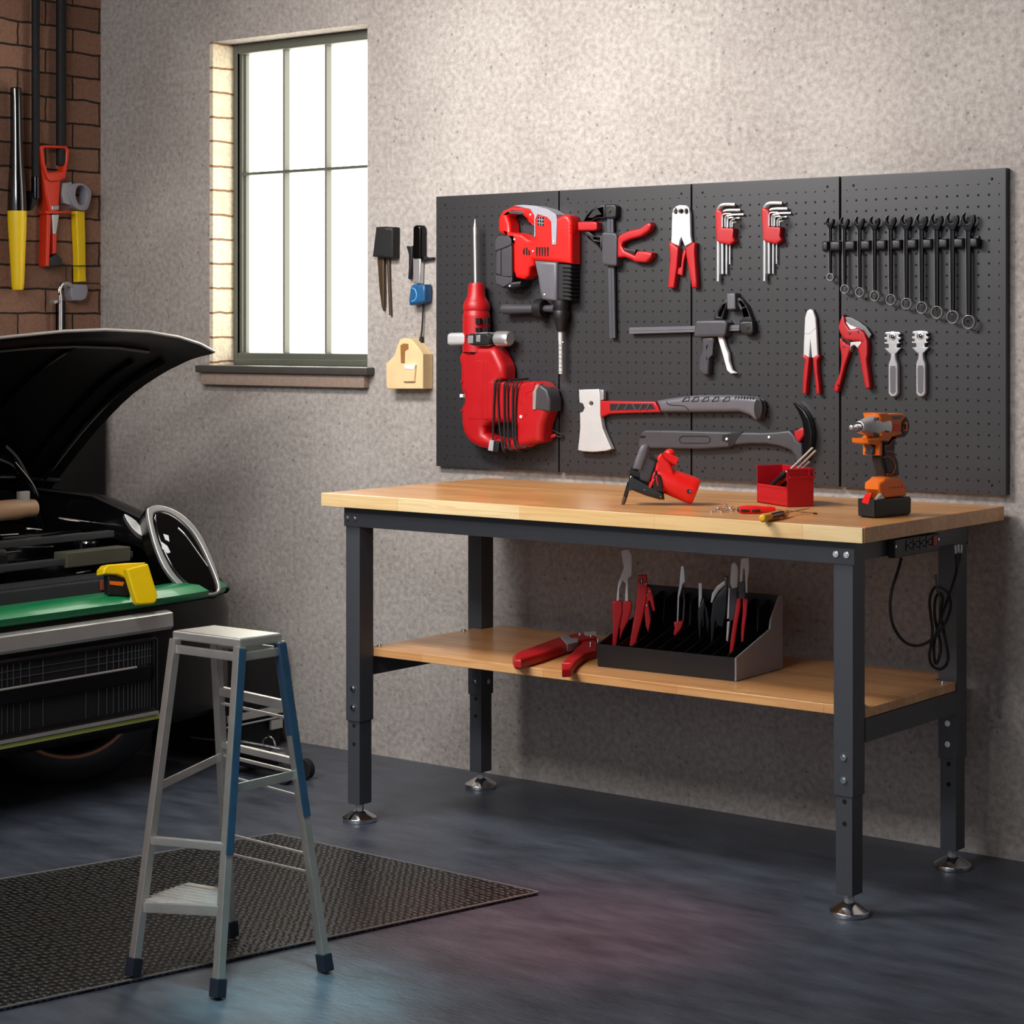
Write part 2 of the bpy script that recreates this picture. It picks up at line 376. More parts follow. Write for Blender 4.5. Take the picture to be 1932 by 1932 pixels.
mb = MB(); mb.box((wx0 - .035, -.045, wz0 - .028), (wx1 + .035, .11, wz0), .006)
MB_s = mb.build('trim_2', 'sill', keep=True); tag(MB_s, kind='structure')
z = onY(500, 728, -.02).z
tag(MB().box((wx0 - .02, -.03, z), (wx1 + .01, 0.02, wz0 - .028), .004).build('trim_3', 'pink', keep=True), kind='structure')

# ------------------------------------------------------------------ workbench
LX = (-4.33, -2.637); LY = (-.7848, -.190); TZ = 1.008
bench = thing('workbench', 'long workbench with butcher-block top, lower shelf and black steel legs', 'workbench', (-3.48, -.487, 0))
MB().box((-4.42, -.854, TZ - .04), (-2.555, -.03, TZ), .002).build('tabletop', 'top', bench)
tag(MB().box((-4.42, -.862, TZ - .04), (-2.5575, -.8541, TZ), .002).build('front_edge', 'edge', bench), 'pale wood front edge strip')
tag(MB().box((-4.362, -.821, .907), (-2.603, -.8165, TZ - .041), .001).build('front_apron', 'frame', bench))
MB().box((-4.36, -.159, .907), (-2.605, -.155, TZ - .041), .001).build('rear_apron', 'frame', bench)
for x in (-4.36, -2.609): MB().box((x, -.815, .915), (x + .004, -.16, TZ - .041), .001).build('side_apron', 'frame', bench)
for x in (-4.352, -2.635): MB().box((x, -.752, .443), (x + .03, -.2225, .504), .002).build('shelf_rail', 'frame', bench)
mb = MB()
c = [(-4.328, -.7515), (-2.608, -.7515), (-2.608, -.232), (-2.672, -.232), (-2.672, -.112), (-4.295, -.112), (-4.295, -.232), (-4.328, -.232)]
mb.loops(Pl((0, 0, 0), (0, 0, 1)), [[V(p) for p in c]], .505, .53, .002)
shelf = mb.build('lower_shelf', 'shelf', bench)
for x, y in ((-4.31, -.715), (-4.312, -.30), (-2.625, -.73), (-2.625, -.275)):
    b = MB(); b.cyl((x, y, .53), (0, 0, 1), .009, .004); b.cyl((x, y, .534), (0, 0, 1), .005, .003); b.build('bolt', 'chrome', shelf)
for x in LX:
    for y in LY:
        leg = MB().box((x - .0285, y - .0325, .31), (x + .0285, y + .0325, .966), .003).build('leg', 'frame', bench)
        MB().box((x - .0245, y - .0285, .055), (x + .0245, y + .0285, .312), .003).build('leg_extension', 'frame', leg)
        f = MB(); f.lathe((x, y, 0), (0, 0, 1), [(0, .050), (.003, .0525), (.012, .0525), (.014, .051), (.032, .021), (.034, .016), (.036, .0)], 40)
        f.build('foot', 'chrome', leg)
        MB().lathe((x, y, .034), (0, 0, 1), [(0, .013), (.022, .013)], 6).build('foot_nut', 'steel', leg)
        yf = y - .0325
        for z in (.411, .353): b = MB(); b.cyl((x + .002, yf, z), (0, -1, 0), .0085, .004); b.cyl((x + .002, yf - .004, z), (0, -1, 0), .005, .002); b.build('bolt', 'chrome', leg)
        for z in (.297, .24): MB().cyl((x + .002, yf + .0045, z), (0, -1, 0), .0065, .001).build('adjuster_hole', 'hole', leg)
        if y < -.5:
            for dx in ((-.018, .013)): b = MB(); b.cyl((x + dx, -.821, .932), (0, -1, 0), .0085, .004); b.cyl((x + dx, -.825, .932), (0, -1, 0), .005, .002); b.build('bolt', 'chrome', leg)
        else:
            for z in (.411, .353): b = MB(); b.lathe((x - .0285 if x > -3 else x + .0285, y, z), (-1 if x > -3 else 1, 0, 0), [(0, .009), (.005, .009), (.007, .005)], 6); b.build('bolt', 'chrome', leg)
p = onY(1556, 1024, -.8165)
MB().box((p.x - .016, -.8165, .9645), (p.x + .016, -.80, .968)).build('levelling_shim', 'white', bench)
# power strip on the right-hand apron
SX = -2.604; PS = Pl((SX, 0, 0), (1, 0, 0)); Z6 = Zm(1540, 950, 5.22)
q = PS.hit(*Z6((1000, 420)))
strip = thing('power_strip', 'black power strip with four sockets screwed under the tabletop end', 'power strip', (SX, q.y, q.z - .03))
MB().slab(PS, [(778, 355), (1215, 292), (1215, 462), (778, 540)], .0, .022, .003, zm=Z6).build('housing', 'black', strip)
for i, (a, b_, t, bt) in enumerate(((893, 950, 358, 468), (962, 1015, 345, 456), (1026, 1078, 335, 445), (1088, 1140, 322, 434))):
    o = MB().slab(PS, [(a, t + 5), (b_, t - 4), (b_, bt - 6), (a, bt + 3)], .022, .0245, .001, zm=Z6).build('socket', 'dark', strip)
    mb = MB(); h = bt - t
    for fx, fy in ((.68, .25), (.68, .75)): cx = a + (b_ - a) * fx; cy = t + h * fy; mb.slab(PS, [(cx - 14, cy - 7), (cx + 12, cy - 10), (cx + 12, cy + 6), (cx - 14, cy + 9)], .0245, .0252, 0, zm=Z6)
    cx = a + (b_ - a) * .28; cy = t + h * .5; mb.slab(PS, [(cx - 9, cy - 12), (cx + 9, cy - 14), (cx + 9, cy + 12), (cx - 9, cy + 14)], .0245, .0252, 0, zm=Z6)
    mb.build('socket_slot', 'hole', o)
MB().slab(PS, [(1158, 322), (1190, 316), (1190, 412), (1158, 418)], .022, .027, .002, zm=Z6).build('switch', 'red', strip)
for c in ((790, 425), (1210, 352)): disc(MB(), PS, c, .004, .022, .0235, Z6).build('screw', 'chrome', strip)
CP = Pl((SX + .02, 0, 0), (1, 0, 0))
cw = [(838, 540, 0), (800, 680, 0), (745, 850, 0), (728, 1020, 0), (750, 1180, 0), (820, 1310, 0), (900, 1380, 0), (1000, 1400, 0), (1100, 1365, .0), (1190, 1290, .008), (1265, 1190, .014), (1312, 1080, .014), (1325, 980, .014), (1300, 880, .012), (1240, 830, .014), (1180, 820, .014), (1135, 880, .014), (1117, 980, .014), (1130, 1120, .0), (1145, 1250, .0), (1130, 1400, 0), (1115, 1500, 0), (1140, 1590, 0), (1215, 1632, .0), (1280, 1590, .004), (1300, 1500, .008), (1280, 1380, .01), (1250, 1220, .0), (1225, 1080, -.004), (1245, 940, -.004), (1215, 880, -.004), (1175, 940, -.004), (1165, 1080, -.004), (1185, 1220, -.006), (1215, 1340, -.006), (1225, 1450, -.006), (1190, 1570, -.004), (1165, 1540, .002), (1160, 1400, .002), (1190, 1250, .006), (1240, 1100, .008), (1290, 960, .004), (1325, 860, .002), (1355, 770, 0), (1380, 680, 0), (1388, 620, 0)]
MB().tube([CP.hit(*Z6((a, b)), n) for a, b, n in cw], .0042, 4, 10).build('cord', 'rubber', strip)
pl_ = MB(); pl_.tube([CP.hit(*Z6(c)) for c in ((1386, 640), (1392, 590), (1400, 540), (1404, 490))], [.005, .0065, .0095, .0105], 3, 12); plug = pl_.build('plug', 'black', strip)
mb = MB()
for a in ((1375, 495, 1368, 408), (1400, 492, 1398, 402), (1424, 492, 1430, 402)): mb.bar(CP.hit(*Z6(a[:2])), CP.hit(*Z6(a[2:])), .006, .002)
mb.build('prong', 'steel', plug)
q = CP.hit(*Z6((1190, 870)))
MB().tube([CP.hit(*Z6(c), n) for c, n in (((1178, 700), .016), ((1184, 780), .016), ((1194, 865), .013), ((1225, 905), -.03), ((1240, 890), -.055))], .0032, 3, 8).build('cord_hook', 'frame', bench)

# ------------------------------------------------------------------ pegboard: four steel panels
PX = [(-4.659, -4.1345), (-4.1285, -3.6155), (-3.6095, -3.0875), (-3.0805, -2.5522)]
PLB = ['leftmost black pegboard panel, behind the two red power hammers', 'second black pegboard panel from the left, behind the upright bar clamp', 'third black pegboard panel from the left, behind the hex keys and hammer head', 'rightmost black pegboard panel, behind the wrench rack']
for (a, b), l in zip(PX, PLB):
    o = MB().box((a, -PEG, 1.038), (b, 0, 1.9685), .002).build('pegboard_panel', 'peg'); tag(o, l, 'pegboard', 'black steel pegboard panels on the back wall')
def wall_thing(name, label, cat, c, zm=ID, group=None, n=PEG):
    p = WALL.hit(*zm(c), n); return thing(name, label, cat, p, group)
def S(parent, name, mat, pts, n0, n1, b=.003, zm=ID, holes=(), sm=1, seg=3, sharp=40):
    return MB().slab(WALL, pts, n0, n1, b, holes, zm, sm, seg).build(name, mat, parent, sharp)
def multi(parent, name, mat, polys, n0, n1, b=0, zm=ID, pl=WALL):
    mb = MB()
    for q in polys: mb.slab(pl, q, n0, n1, b, (), zm)
    return mb.build(name, mat, parent)
def rect(x0, y0, x1, y1, sk=0): return [(x0, y0), (x1, y0 + sk), (x1, y1 + sk), (x0, y1)]
def vlathe(parent, name, mat, zm, cx, prof, n, cx2=None, seg=28):   # turned part hanging upright on the board, profile in zoomed pixels
    y0 = prof[0][0]; y1 = prof[-1][0]; cx2 = cx if cx2 is None else cx2
    A = WALL.hit(*zm((cx, y0)), n); B = WALL.hit(*zm((cx2, y1)), n); d = (A - CAM).dot(FW) / F / zm.k
    L = (B - A).length
    return MB().lathe(A, B - A, [((y - y0) / (y1 - y0) * L, r * d) for y, r in prof], seg).build(name, mat, parent)
def hlathe(parent, name, mat, zm, cy, prof, n, cy2=None, pl=WALL, seg=28):
    x0 = prof[0][0]; x1 = prof[-1][0]; cy2 = cy if cy2 is None else cy2
    A = pl.hit(*zm((x0, cy)), n); B = pl.hit(*zm((x1, cy2)), n); d = (A - CAM).dot(FW) / F / zm.k
    L = (B - A).length
    return MB().lathe(A, B - A, [((x - x0) / (x1 - x0) * L, r * d) for x, r in prof], seg).build(name, mat, parent)
# ---- corded demolition hammer
Z1 = Zm(820, 360, 3.717); B0 = PEG
t = wall_thing('demolition_hammer', 'big red corded demolition hammer with pointed chisel aimed upward', 'demolition hammer', (400, 1815), Z1)
body = S(t, 'body', 'red', [(205, 1090), (165, 1150), (158, 1180), (170, 1225), (172, 1400), (195, 1432), (195, 1480), (172, 1530), (178, 1640), (190, 1690), (205, 1725), (240, 1768), (300, 1800), (380, 1816), (480, 1818), (590, 1812), (640, 1785), (700, 1770), (742, 1758), (748, 1640), (780, 1550), (790, 1400), (730, 1343), (690, 1335), (600, 1338), (440, 1335), (480, 1320), (480, 1250), (470, 1215), (430, 1130), (400, 1090)], B0, .105, .022, Z1, [[(335, 1660), (370, 1632), (430, 1625), (540, 1628), (562, 1650), (562, 1715), (545, 1733), (440, 1737), (370, 1722), (338, 1700)]], seg=5)
multi(body, 'cooling_slot', 'hole', [[(240, 1462), (328, 1502), (328, 1512), (240, 1472)], [(240, 1500), (328, 1542), (328, 1552), (240, 1510)], [(205, 1105), (225, 1103), (225, 1140), (210, 1130)], [(250, 1103), (280, 1103), (280, 1150), (250, 1140)]], .1045, .1056, 0, Z1)
for q in (rect(232, 1190, 330, 1600), [(340, 1195), (365, 1195), (368, 1600), (340, 1600)], [(600, 1370), (660, 1350), (700, 1350), (690, 1400), (640, 1420), (640, 1500), (650, 1560), (630, 1585), (620, 1500), (600, 1480)]): multi(body, 'side_rib', 'red', [q], .10, .1068, .0015, Z1)
S(t, 'motor_cap', 'dark', [(684, 1535), (686, 1410), (705, 1375), (735, 1356), (785, 1395), (806, 1460), (804, 1548)], .04, .108, .008, Z1)
S(t, 'motor_cap_edge', 'silver', [(684, 1535), (686, 1410), (705, 1375), (735, 1356), (712, 1400), (705, 1535)], .05, .111, .003, Z1)
vlathe(t, 'barrel', 'red', Z1, 294, [(645, 40), (648, 50), (666, 58), (735, 63), (775, 84), (795, 95), (828, 97), (842, 89), (868, 95), (880, 98), (1000, 98), (1100, 99), (1130, 100)], .07)
vlathe(t, 'chisel', 'steel', Z1, 283, [(198, 1), (262, 14), (330, 14), (650, 13)], .066, 289, 8)
mb = MB()
for x0 in (236, 287, 342):
    for y0, y1 in ((893, 935), (960, 992)):
        for k in (0, 17): nn = .07 + math.sqrt(97 ** 2 - min(70, max(abs(x0 + k - 294), abs(x0 + k - 282))) ** 2) * .000434; mb.slab(WALL, rect(x0 + k, y0, x0 + k + 12, y1), nn - .012, nn + .0012, 0, (), Z1)
mb.build('vent', 'hole', t)
S(t, 'handle_collar', 'plate', [(85, 1005), (100, 996), (350, 992), (375, 1005), (375, 1080), (355, 1090), (200, 1082), (140, 1085), (95, 1086), (80, 1070), (80, 1020)], B0, .114, .012, Z1)
S(t, 'collar_clamp', 'black', [(215, 1002), (360, 998), (378, 1010), (378, 1075), (350, 1086), (215, 1080)], .05, .117, .004, Z1)
multi(t, 'collar_buckle', 'steel', [rect(232, 1015, 268, 1070), rect(290, 1012, 318, 1060)], .116, .119, .001, Z1)
hlathe(t, 'collar_bolt', 'chrome', Z1, 1038, [(372, 16), (385, 20), (388, 30), (400, 30), (402, 16), (420, 16), (422, 34), (440, 34)], .08)
hlathe(t, 'collar_knob', 'steel', Z1, 1038, [(436, 48), (445, 55), (500, 55), (520, 52), (530, 45)], .08)
multi(t, 'speed_dial', 'white', [rect(173, 1426, 196, 1450)], .05, .09, .003, Z1)
for c in ((603, 1584), (186, 1338), (186, 1540)): disc(MB(), WALL, c, .006 if c[0] > 500 else .004, .098, .107, Z1).build('screw', 'white' if c[0] > 500 else 'red2', t)
mb = MB()
for q in ([(428, 1338), (420, 1400), (412, 1560), (410, 1740), (408, 1765)], [(452, 1338), (443, 1420), (450, 1600), (470, 1760), (490, 1828)], [(498, 1342), (487, 1420), (488, 1640), (492, 1780), (500, 1812)], [(524, 1340), (512, 1420), (515, 1640), (522, 1790), (545, 1822)], [(560, 1338), (546, 1440), (548, 1660), (560, 1780), (585, 1822)], [(590, 1336), (572, 1440), (566, 1660), (580, 1780), (640, 1800)]):
    P = [WALL.hit(*Z1(c), .111) for c in q]
    e0, e1 = P[0].copy(), P[-1].copy(); e0.y = -.06; e1.y = -.06; e0.z += .008; e1.z -= .004
    mb.tube([e0] + P + [e1], .0033, 3, 8)
mb.build('power_cord', 'rubber', t)
pg = S(t, 'plug', 'grey', [(382, 1748), (425, 1755), (415, 1830), (370, 1822)], .105, .125, .004, Z1)
S(pg, 'plug_face', 'black', [(412, 1752), (450, 1765), (443, 1832), (405, 1828)], .105, .126, .003, Z1)
mb = MB(); mb.tube([WALL.hit(*Z1(c), n) for c, n in (((748, 1640), .06), ((800, 1665), .05), ((870, 1700), .04), ((897, 1716), .036), ((885, 1726), .036), ((850, 1718), .04))], .0028, 4, 8); mb.build('cord_tail', 'rubber', t)
mb = MB(); mb.tube([WALL.hit(*Z1(c), n) for c, n in (((640, 1800), .08), ((700, 1770), .07), ((780, 1738), .05), ((852, 1712), .04))], .0058, 3, 8); mb.build('cord_sleeve', 'red2', t)
# ---- cordless rotary hammer
t = wall_thing('rotary_hammer', 'red and black cordless rotary hammer with D-handle, drill bit pointing down', 'rotary hammer', (880, 1285), Z1)
S(t, 'body', 'bright', [(442, 280), (441, 215), (450, 170), (475, 138), (550, 105), (640, 103), (720, 110), (800, 140), (856, 190), (900, 164), (932, 172), (955, 212), (955, 512), (850, 500), (690, 487), (690, 525), (662, 540), (655, 595), (620, 622), (565, 612), (548, 560), (545, 385), (532, 318), (470, 305)], B0, .085, .012, Z1, [[(505, 180), (525, 160), (600, 165), (640, 195), (690, 245), (697, 300), (690, 335), (655, 335), (610, 302), (560, 292), (527, 290), (525, 235)]], seg=5)
S(t, 'top_grip', 'slate', [(553, 103), (620, 98), (700, 104), (790, 128), (850, 165), (858, 200), (851, 378), (822, 378), (816, 215), (790, 186), (722, 165), (705, 200), (706, 318), (697, 330), (698, 170), (670, 130)], .03, .0885, .004, Z1)
S(t, 'inner_grip', 'dark', [(500, 140), (610, 138), (630, 160), (600, 168), (525, 160)], .03, .087, .003, Z1)
S(t, 'trigger', 'red2', [(632, 168), (660, 190), (696, 235), (696, 250), (655, 215), (650, 200)], .04, .08, .003, Z1)
bt = S(t, 'battery', 'black', [(420, 335), (450, 310), (520, 314), (540, 335), (545, 640), (605, 630), (596, 668), (540, 690), (478, 682), (428, 655)], B0, .088, .01, Z1)
multi(bt, 'battery_panel', 'dark', [[(424, 340), (452, 314), (518, 318), (536, 345), (536, 378), (462, 408), (424, 420)], [(430, 430), (460, 414), (462, 590), (430, 580)], [(468, 412), (538, 388), (541, 600), (468, 600)], [(425, 590), (541, 612), (541, 640), (480, 675), (430, 650)]], .08, .0905, .002, Z1)
S(t, 'gear_housing', 'mid', [(692, 487), (855, 498), (850, 775), (748, 765), (730, 690), (716, 600)], B0, .084, .012, Z1)
mb = MB(); mb.slab(WALL, [(850, 500), (956, 514), (948, 772), (850, 778)], B0, .072, .012, (), Z1)
for i in range(9): y = 528 + i * 28; mb.slab(WALL, [(893, y), (958, y + 3), (957, y + 15), (893, y + 12)], .03, .078, .003, (), Z1)
mb.build('bellows', 'rubber', t)
vlathe(t, 'chuck', 'black', Z1, 889, [(770, 54), (800, 56), (815, 52), (838, 48), (848, 56), (888, 56), (905, 46), (935, 42), (985, 28), (988, 18)], .058, 885)
vlathe(t, 'drill_bit', 'plate', Z1, 884, [(980, 17), (1050, 17), (1060, 15), (1283, 16), (1285, 10)], .058, 886, 12)
mb = MB(); A = WALL.hit(*Z1((885, 1060)), .058); Bt = WALL.hit(*Z1((886, 1280)), .058); d = (A - CAM).dot(FW) / F / Z1.k
mb.tube([A + (Bt - A) * (i / 60) + V((cos(i * .75), sin(i * .75), 0)) * 14 * d for i in range(61)], 4.5 * d, 1, 6); mb.build('bit_flute', 'steel', t)
hlathe(t, 'side_handle', 'dark', Z1, 830, [(478, 28), (484, 36), (520, 37), (640, 33), (712, 32), (716, 20), (845, 27)], .058, 826)
hlathe(t, 'handle_flange', 'black', Z1, 828, [(714, 60), (722, 70), (762, 74), (772, 64)], .058)
multi(t, 'vent', 'hole', [[(x, 395), (x + 8, 393), (x + 14, 400), (x + 11, 462), (x + 2, 458)] for x in (710, 729, 748, 767, 787)] + [[(618, 420), (630, 395), (634, 450), (620, 446)], [(638, 400), (650, 396), (652, 452), (640, 450)], [(656, 412), (668, 420), (668, 455), (657, 452)], rect(722, 180, 766, 244, 4)], .084, .0856, 0, Z1)
multi(t, 'vent_grid', 'grey', [rect(734, 180, 737, 246), rect(750, 180, 753, 246), rect(722, 198, 766, 202, 4), rect(722, 222, 766, 226, 4)], .0855, .0862, 0, Z1)
multi(t, 'groove', 'red2', [rect(858, y, 950, y + 4, 6) for y in (232, 258, 284)], .084, .0855, 0, Z1)
for c in ((670, 166), (557, 340), (688, 423), (834, 356), (769, 727), (525, 667)): disc(MB(), WALL, c, .0034, .084, .091 if c[0] in (834, 525) else .0875, Z1).build('screw', 'white', t)
# ---- upright bar clamp
Z7 = Zm(1070, 360, 4.11)
def rivet(t, c, r, n0, n1, mat='chrome', name='rivet', zm=Z7): return disc(MB(), WALL, c, r, n0, n1, zm).build(name, mat, t)
t = wall_thing('bar_clamp', 'upright black bar clamp with red handles', 'clamp', (350, 1142), Z7)
mb = MB(); mb.slab(WALL, [(308, 200), (356, 200), (372, 1142), (327, 1142)], .034, .044, .001, (), Z7); mb.slab(WALL, [(326, 220), (333, 220), (350, 1142), (343, 1142)], .04, .0455, .0006, (), Z7); mb.build('bar', 'frame', t)
mb = MB(); mb.slab(WALL, [(290, 108), (230, 118), (185, 145), (148, 185), (118, 240), (150, 244), (190, 238), (215, 220), (250, 212), (290, 214)], B0, .046, .004, [[(275, 135), (235, 145), (200, 168), (175, 200), (195, 200), (225, 180), (275, 172)]], Z7); mb.slab(WALL, [(285, 115), (300, 103), (362, 103), (380, 120), (378, 195), (362, 217), (290, 214)], B0, .052, .006, (), Z7)
mb.build('fixed_jaw', 'black', t)
mb = MB(); mb.slab(WALL, [(125, 312), (160, 372), (215, 408), (245, 440), (262, 470), (270, 350), (205, 346), (165, 312)], B0, .046, .004, [[(165, 345), (205, 375), (250, 385), (250, 365), (200, 360)]], Z7); mb.build('sliding_jaw', 'black', t)
S(t, 'jaw_pad', 'red', [(80, 240), (205, 238), (228, 246), (230, 298), (208, 310), (80, 308)], B0, .056, .005, Z7)
S(t, 'clamp_body', 'dark', [(264, 335), (280, 318), (365, 325), (386, 350), (383, 570), (370, 586), (285, 578), (264, 556)], B0, .062, .006, Z7)
S(t, 'fixed_handle', 'red', [(384, 368), (400, 345), (470, 310), (560, 290), (608, 256), (640, 244), (652, 270), (632, 310), (570, 352), (480, 377), (430, 400), (420, 425), (440, 462), (520, 500), (540, 465), (610, 470), (658, 480), (650, 515), (610, 556), (520, 552), (490, 532), (440, 515), (385, 520)], B0, .056, .007, Z7, seg=4)
S(t, 'trigger', 'black', [(435, 442), (530, 456), (522, 496), (440, 465)], .03, .052, .003, Z7)
rivet(t, (322, 154), .006, .05, .057, name='pivot_bolt')
# ---- crimper
t = wall_thing('crimping_pliers', 'flat steel crimping pliers with three round dies and thick red handles', 'pliers', (880, 752), Z7)
mb = MB(); ho = [[(x + r * cos(a / 10 * 2 * pi), 160 + s_ * sin(a / 10 * 2 * pi)) for a in range(10)] for x, r, s_ in ((840, 14, 22), (882, 20, 18), (923, 14, 22))]
mb.slab(WALL, [(812, 170), (840, 120), (868, 110), (918, 112), (944, 132), (952, 180), (956, 345), (966, 402), (912, 432), (892, 385), (884, 358), (874, 385), (866, 430), (804, 402), (808, 345)], .03, .042, .003, ho, Z7); mb.build('jaw_plate', 'plate', t)
S(t, 'handle', 'red', [(784, 400), (805, 404), (858, 442), (858, 475), (848, 600), (826, 752), (778, 754), (786, 640), (796, 500)], B0, .05, .007, Z7)
S(t, 'handle', 'red', [(912, 440), (972, 400), (990, 404), (986, 480), (1002, 700), (1002, 752), (962, 754), (944, 640), (920, 520)], B0, .05, .007, Z7)
S(t, 'ratchet', 'red2', [(893, 480), (912, 452), (920, 475), (902, 545), (892, 658), (850, 645), (860, 600), (880, 590)], .03, .042, .003, Z7)
# ---- hex key sets
t = wall_thing('hex_key_set', 'folding-style red holder of steel hex keys beside the crimping pliers', 'hex keys', (1200, 700), Z7, 'red holders of hex keys')
t['label'] = 'red holder of bent steel hex keys, nearer the crimping pliers'
S(t, 'key_holder', 'red', [(1143, 147), (1165, 141), (1202, 165), (1205, 285), (1288, 290), (1284, 355), (1298, 388), (1256, 420), (1180, 403), (1155, 388)], B0, .052, .005, Z7)
def hk(pts, r, n, mat='steel'):
    P = [WALL.hit(*Z7(c), n) for c in pts]; dd = (P[0] - CAM).dot(FW) / F / Z7.k
    MB().tube(P, r * dd, 3, 8).build('hex_key', mat, t)
hk([(1172, 702), (1172, 560), (1172, 300), (1172, 165), (1180, 130), (1205, 110), (1250, 106), (1305, 108)], 14, .04)
hk([(1204, 645), (1204, 450), (1204, 240), (1206, 185), (1215, 162), (1240, 152), (1300, 150), (1345, 150)], 11.5, .036)
hk([(1236, 645), (1236, 450), (1240, 240), (1250, 205), (1275, 188), (1320, 184), (1370, 183)], 9, .034)
hk([(1262, 570), (1262, 450), (1270, 280), (1278, 232), (1296, 214), (1340, 212)], 7, .033)
for x, y, xe in ((1204, 180, 1272), (1225, 194, 1280), (1246, 210, 1290), (1265, 226, 1300), (1281, 244, 1306)):
    hk([(x, 282), (x, 240), (x + 1, y + 14), (x + 10, y + 2), (x + 30, y - 2), (xe, y - 2)], 6, .056)
a = WALL.hit(*Z7((1200, 400)), .04); b = WALL.hit(*Z7((1561, 393)), .04)
c = copy_tree(t); c.location = t.location + (b - a); c['label'] = 'red holder of bent steel hex keys, nearer the wrench rack'
# ---- horizontal clamp
t = wall_thing('bar_clamp', 'grey bar clamp lying sideways with a white lever below', 'clamp', (1060, 1425), Z7)
mb = MB(); mb.slab(WALL, [(480, 1060), (985, 1048), (1335, 1040), (1335, 1085), (985, 1096), (481, 1110)], .036, .046, .001, (), Z7); mb.slab(WALL, [(482, 1080), (985, 1067), (1335, 1058), (1335, 1064), (985, 1074), (482, 1087)], .04, .0475, .0006, (), Z7); mb.build('bar', 'mid', t)
S(t, 'clamp_body', 'dark', [(978, 1120), (990, 1020), (1005, 1004), (1212, 1000), (1240, 1022), (1228, 1110), (1205, 1132), (990, 1136)], B0, .064, .007, Z7)
mb = MB(); mb.slab(WALL, [(1130, 985), (1180, 892), (1238, 835), (1240, 882), (1222, 930), (1205, 1000), (1140, 1000)], B0, .046, .004, [[(1175, 940), (1205, 895), (1225, 880), (1205, 930), (1190, 975), (1170, 975)]], Z7); mb.build('sliding_jaw', 'black', t)
mb = MB(); mb.slab(WALL, [(1298, 828), (1340, 828), (1392, 890), (1426, 980), (1440, 1012), (1340, 1016), (1358, 985), (1348, 940), (1300, 872)], B0, .046, .004, [[(1335, 865), (1355, 855), (1375, 895), (1355, 905)], [(1362, 920), (1385, 915), (1402, 965), (1375, 970)]], Z7)
mb.slab(WALL, [(1328, 1030), (1350, 1010), (1436, 1010), (1442, 1095), (1420, 1118), (1360, 1115), (1336, 1088)], B0, .054, .006, (), Z7); mb.build('fixed_jaw', 'black', t)
S(t, 'jaw_pad', 'mid', [(1235, 796), (1300, 793), (1303, 918), (1238, 920)], B0, .058, .005, Z7)
S(t, 'grip', 'dark', [(1045, 1130), (1130, 1130), (1136, 1165), (1108, 1200), (1092, 1260), (1100, 1290), (1092, 1425), (1050, 1428), (1012, 1390), (1020, 1280), (1045, 1230)], B0, .054, .008, Z7, [[(1095, 1212), (1118, 1190), (1110, 1260), (1090, 1285)]])
S(t, 'lever', 'white', [(1160, 1128), (1200, 1128), (1225, 1210), (1246, 1260), (1252, 1320), (1275, 1390), (1306, 1414), (1265, 1420), (1235, 1392), (1205, 1280)], .03, .048, .006, Z7)
rivet(t, (1395, 1060), .006, .05, .057, name='pivot_bolt')
# ---- axe and hammer
Z8 = Zm(1070, 720, 3.943)
t = wall_thing('hatchet', 'hatchet with light steel head and red and grey handle', 'hatchet', (200, 524), Z8)
S(t, 'head', 'plate', [(85, 60), (236, 55), (245, 140), (245, 240), (262, 345), (290, 415), (328, 500), (290, 515), (200, 524), (120, 520), (78, 510), (88, 420), (95, 340), (93, 232), (115, 224), (128, 196), (115, 165), (90, 156)], .032, .052, .003, Z8, [[(177 + 15 * cos(a / 12 * 2 * pi), 163 + 17 * sin(a / 12 * 2 * pi)) for a in range(12)]])
S(t, 'poll', 'steel', [(236, 58), (270, 64), (270, 135), (242, 140)], .03, .048, .003, Z8)
S(t, 'handle', 'red', [(243, 142), (420, 146), (652, 148), (692, 228), (480, 234), (310, 240), (260, 264), (243, 262)], B0, .05, .005, Z8)
hh = S(t, 'handle_window', 'blackm', [(318, 166), (632, 166), (655, 205), (318, 214)], .049, .0508, 0, Z8)
mb = MB()
for x in (370, 430, 490, 540, 590): mb.slab(WALL, [(x - 12, 212), (x + 2, 212), (x + 26, 167), (x + 12, 167)] if x != 490 else [(x + 26, 212), (x + 12, 212), (x - 12, 167), (x + 2, 167)], .0505, .0525, .0005, (), Z8)
mb.build('lattice', 'dark', hh)
g = S(t, 'grip', 'mid', [(655, 142), (720, 130), (860, 110), (960, 101), (1200, 100), (1330, 108), (1400, 116), (1445, 140), (1456, 205), (1440, 270), (1395, 292), (1345, 252), (1270, 226), (1100, 228), (900, 230), (690, 228)], B0, .058, .016, Z8, seg=6)
S(g, 'end_cap', 'black', [(1420 + 34 * cos(a / 16 * 2 * pi), 203 + 80 * sin(a / 16 * 2 * pi)) for a in range(16)], .05, .0595, .004, Z8)
mb = MB()
for x in (865, 935, 1010, 1085, 1165): mb.tube([WALL.hit(*Z8(c), .0585) for c in ((x - 8, 148), (x + 14, 118), (x + 42, 112), (x + 40, 144), (x - 8, 148))], .0012, 1, 6)
mb.tube([WALL.hit(*Z8(c), .0585) for c in ((740, 148), (760, 172), (870, 182), (905, 220))], .0012, 3, 6)
for x in range(1250, 1390, 22): mb.tube([WALL.hit(*Z8(c), .057) for c in ((x, 132), (x + 6, 112))], .0015, 1, 6)
mb.build('grip_groove', 'black', g)
t = wall_thing('claw_hammer', 'black claw hammer with long grip, red wedge and curved claw', 'hammer', (980, 503), Z8)
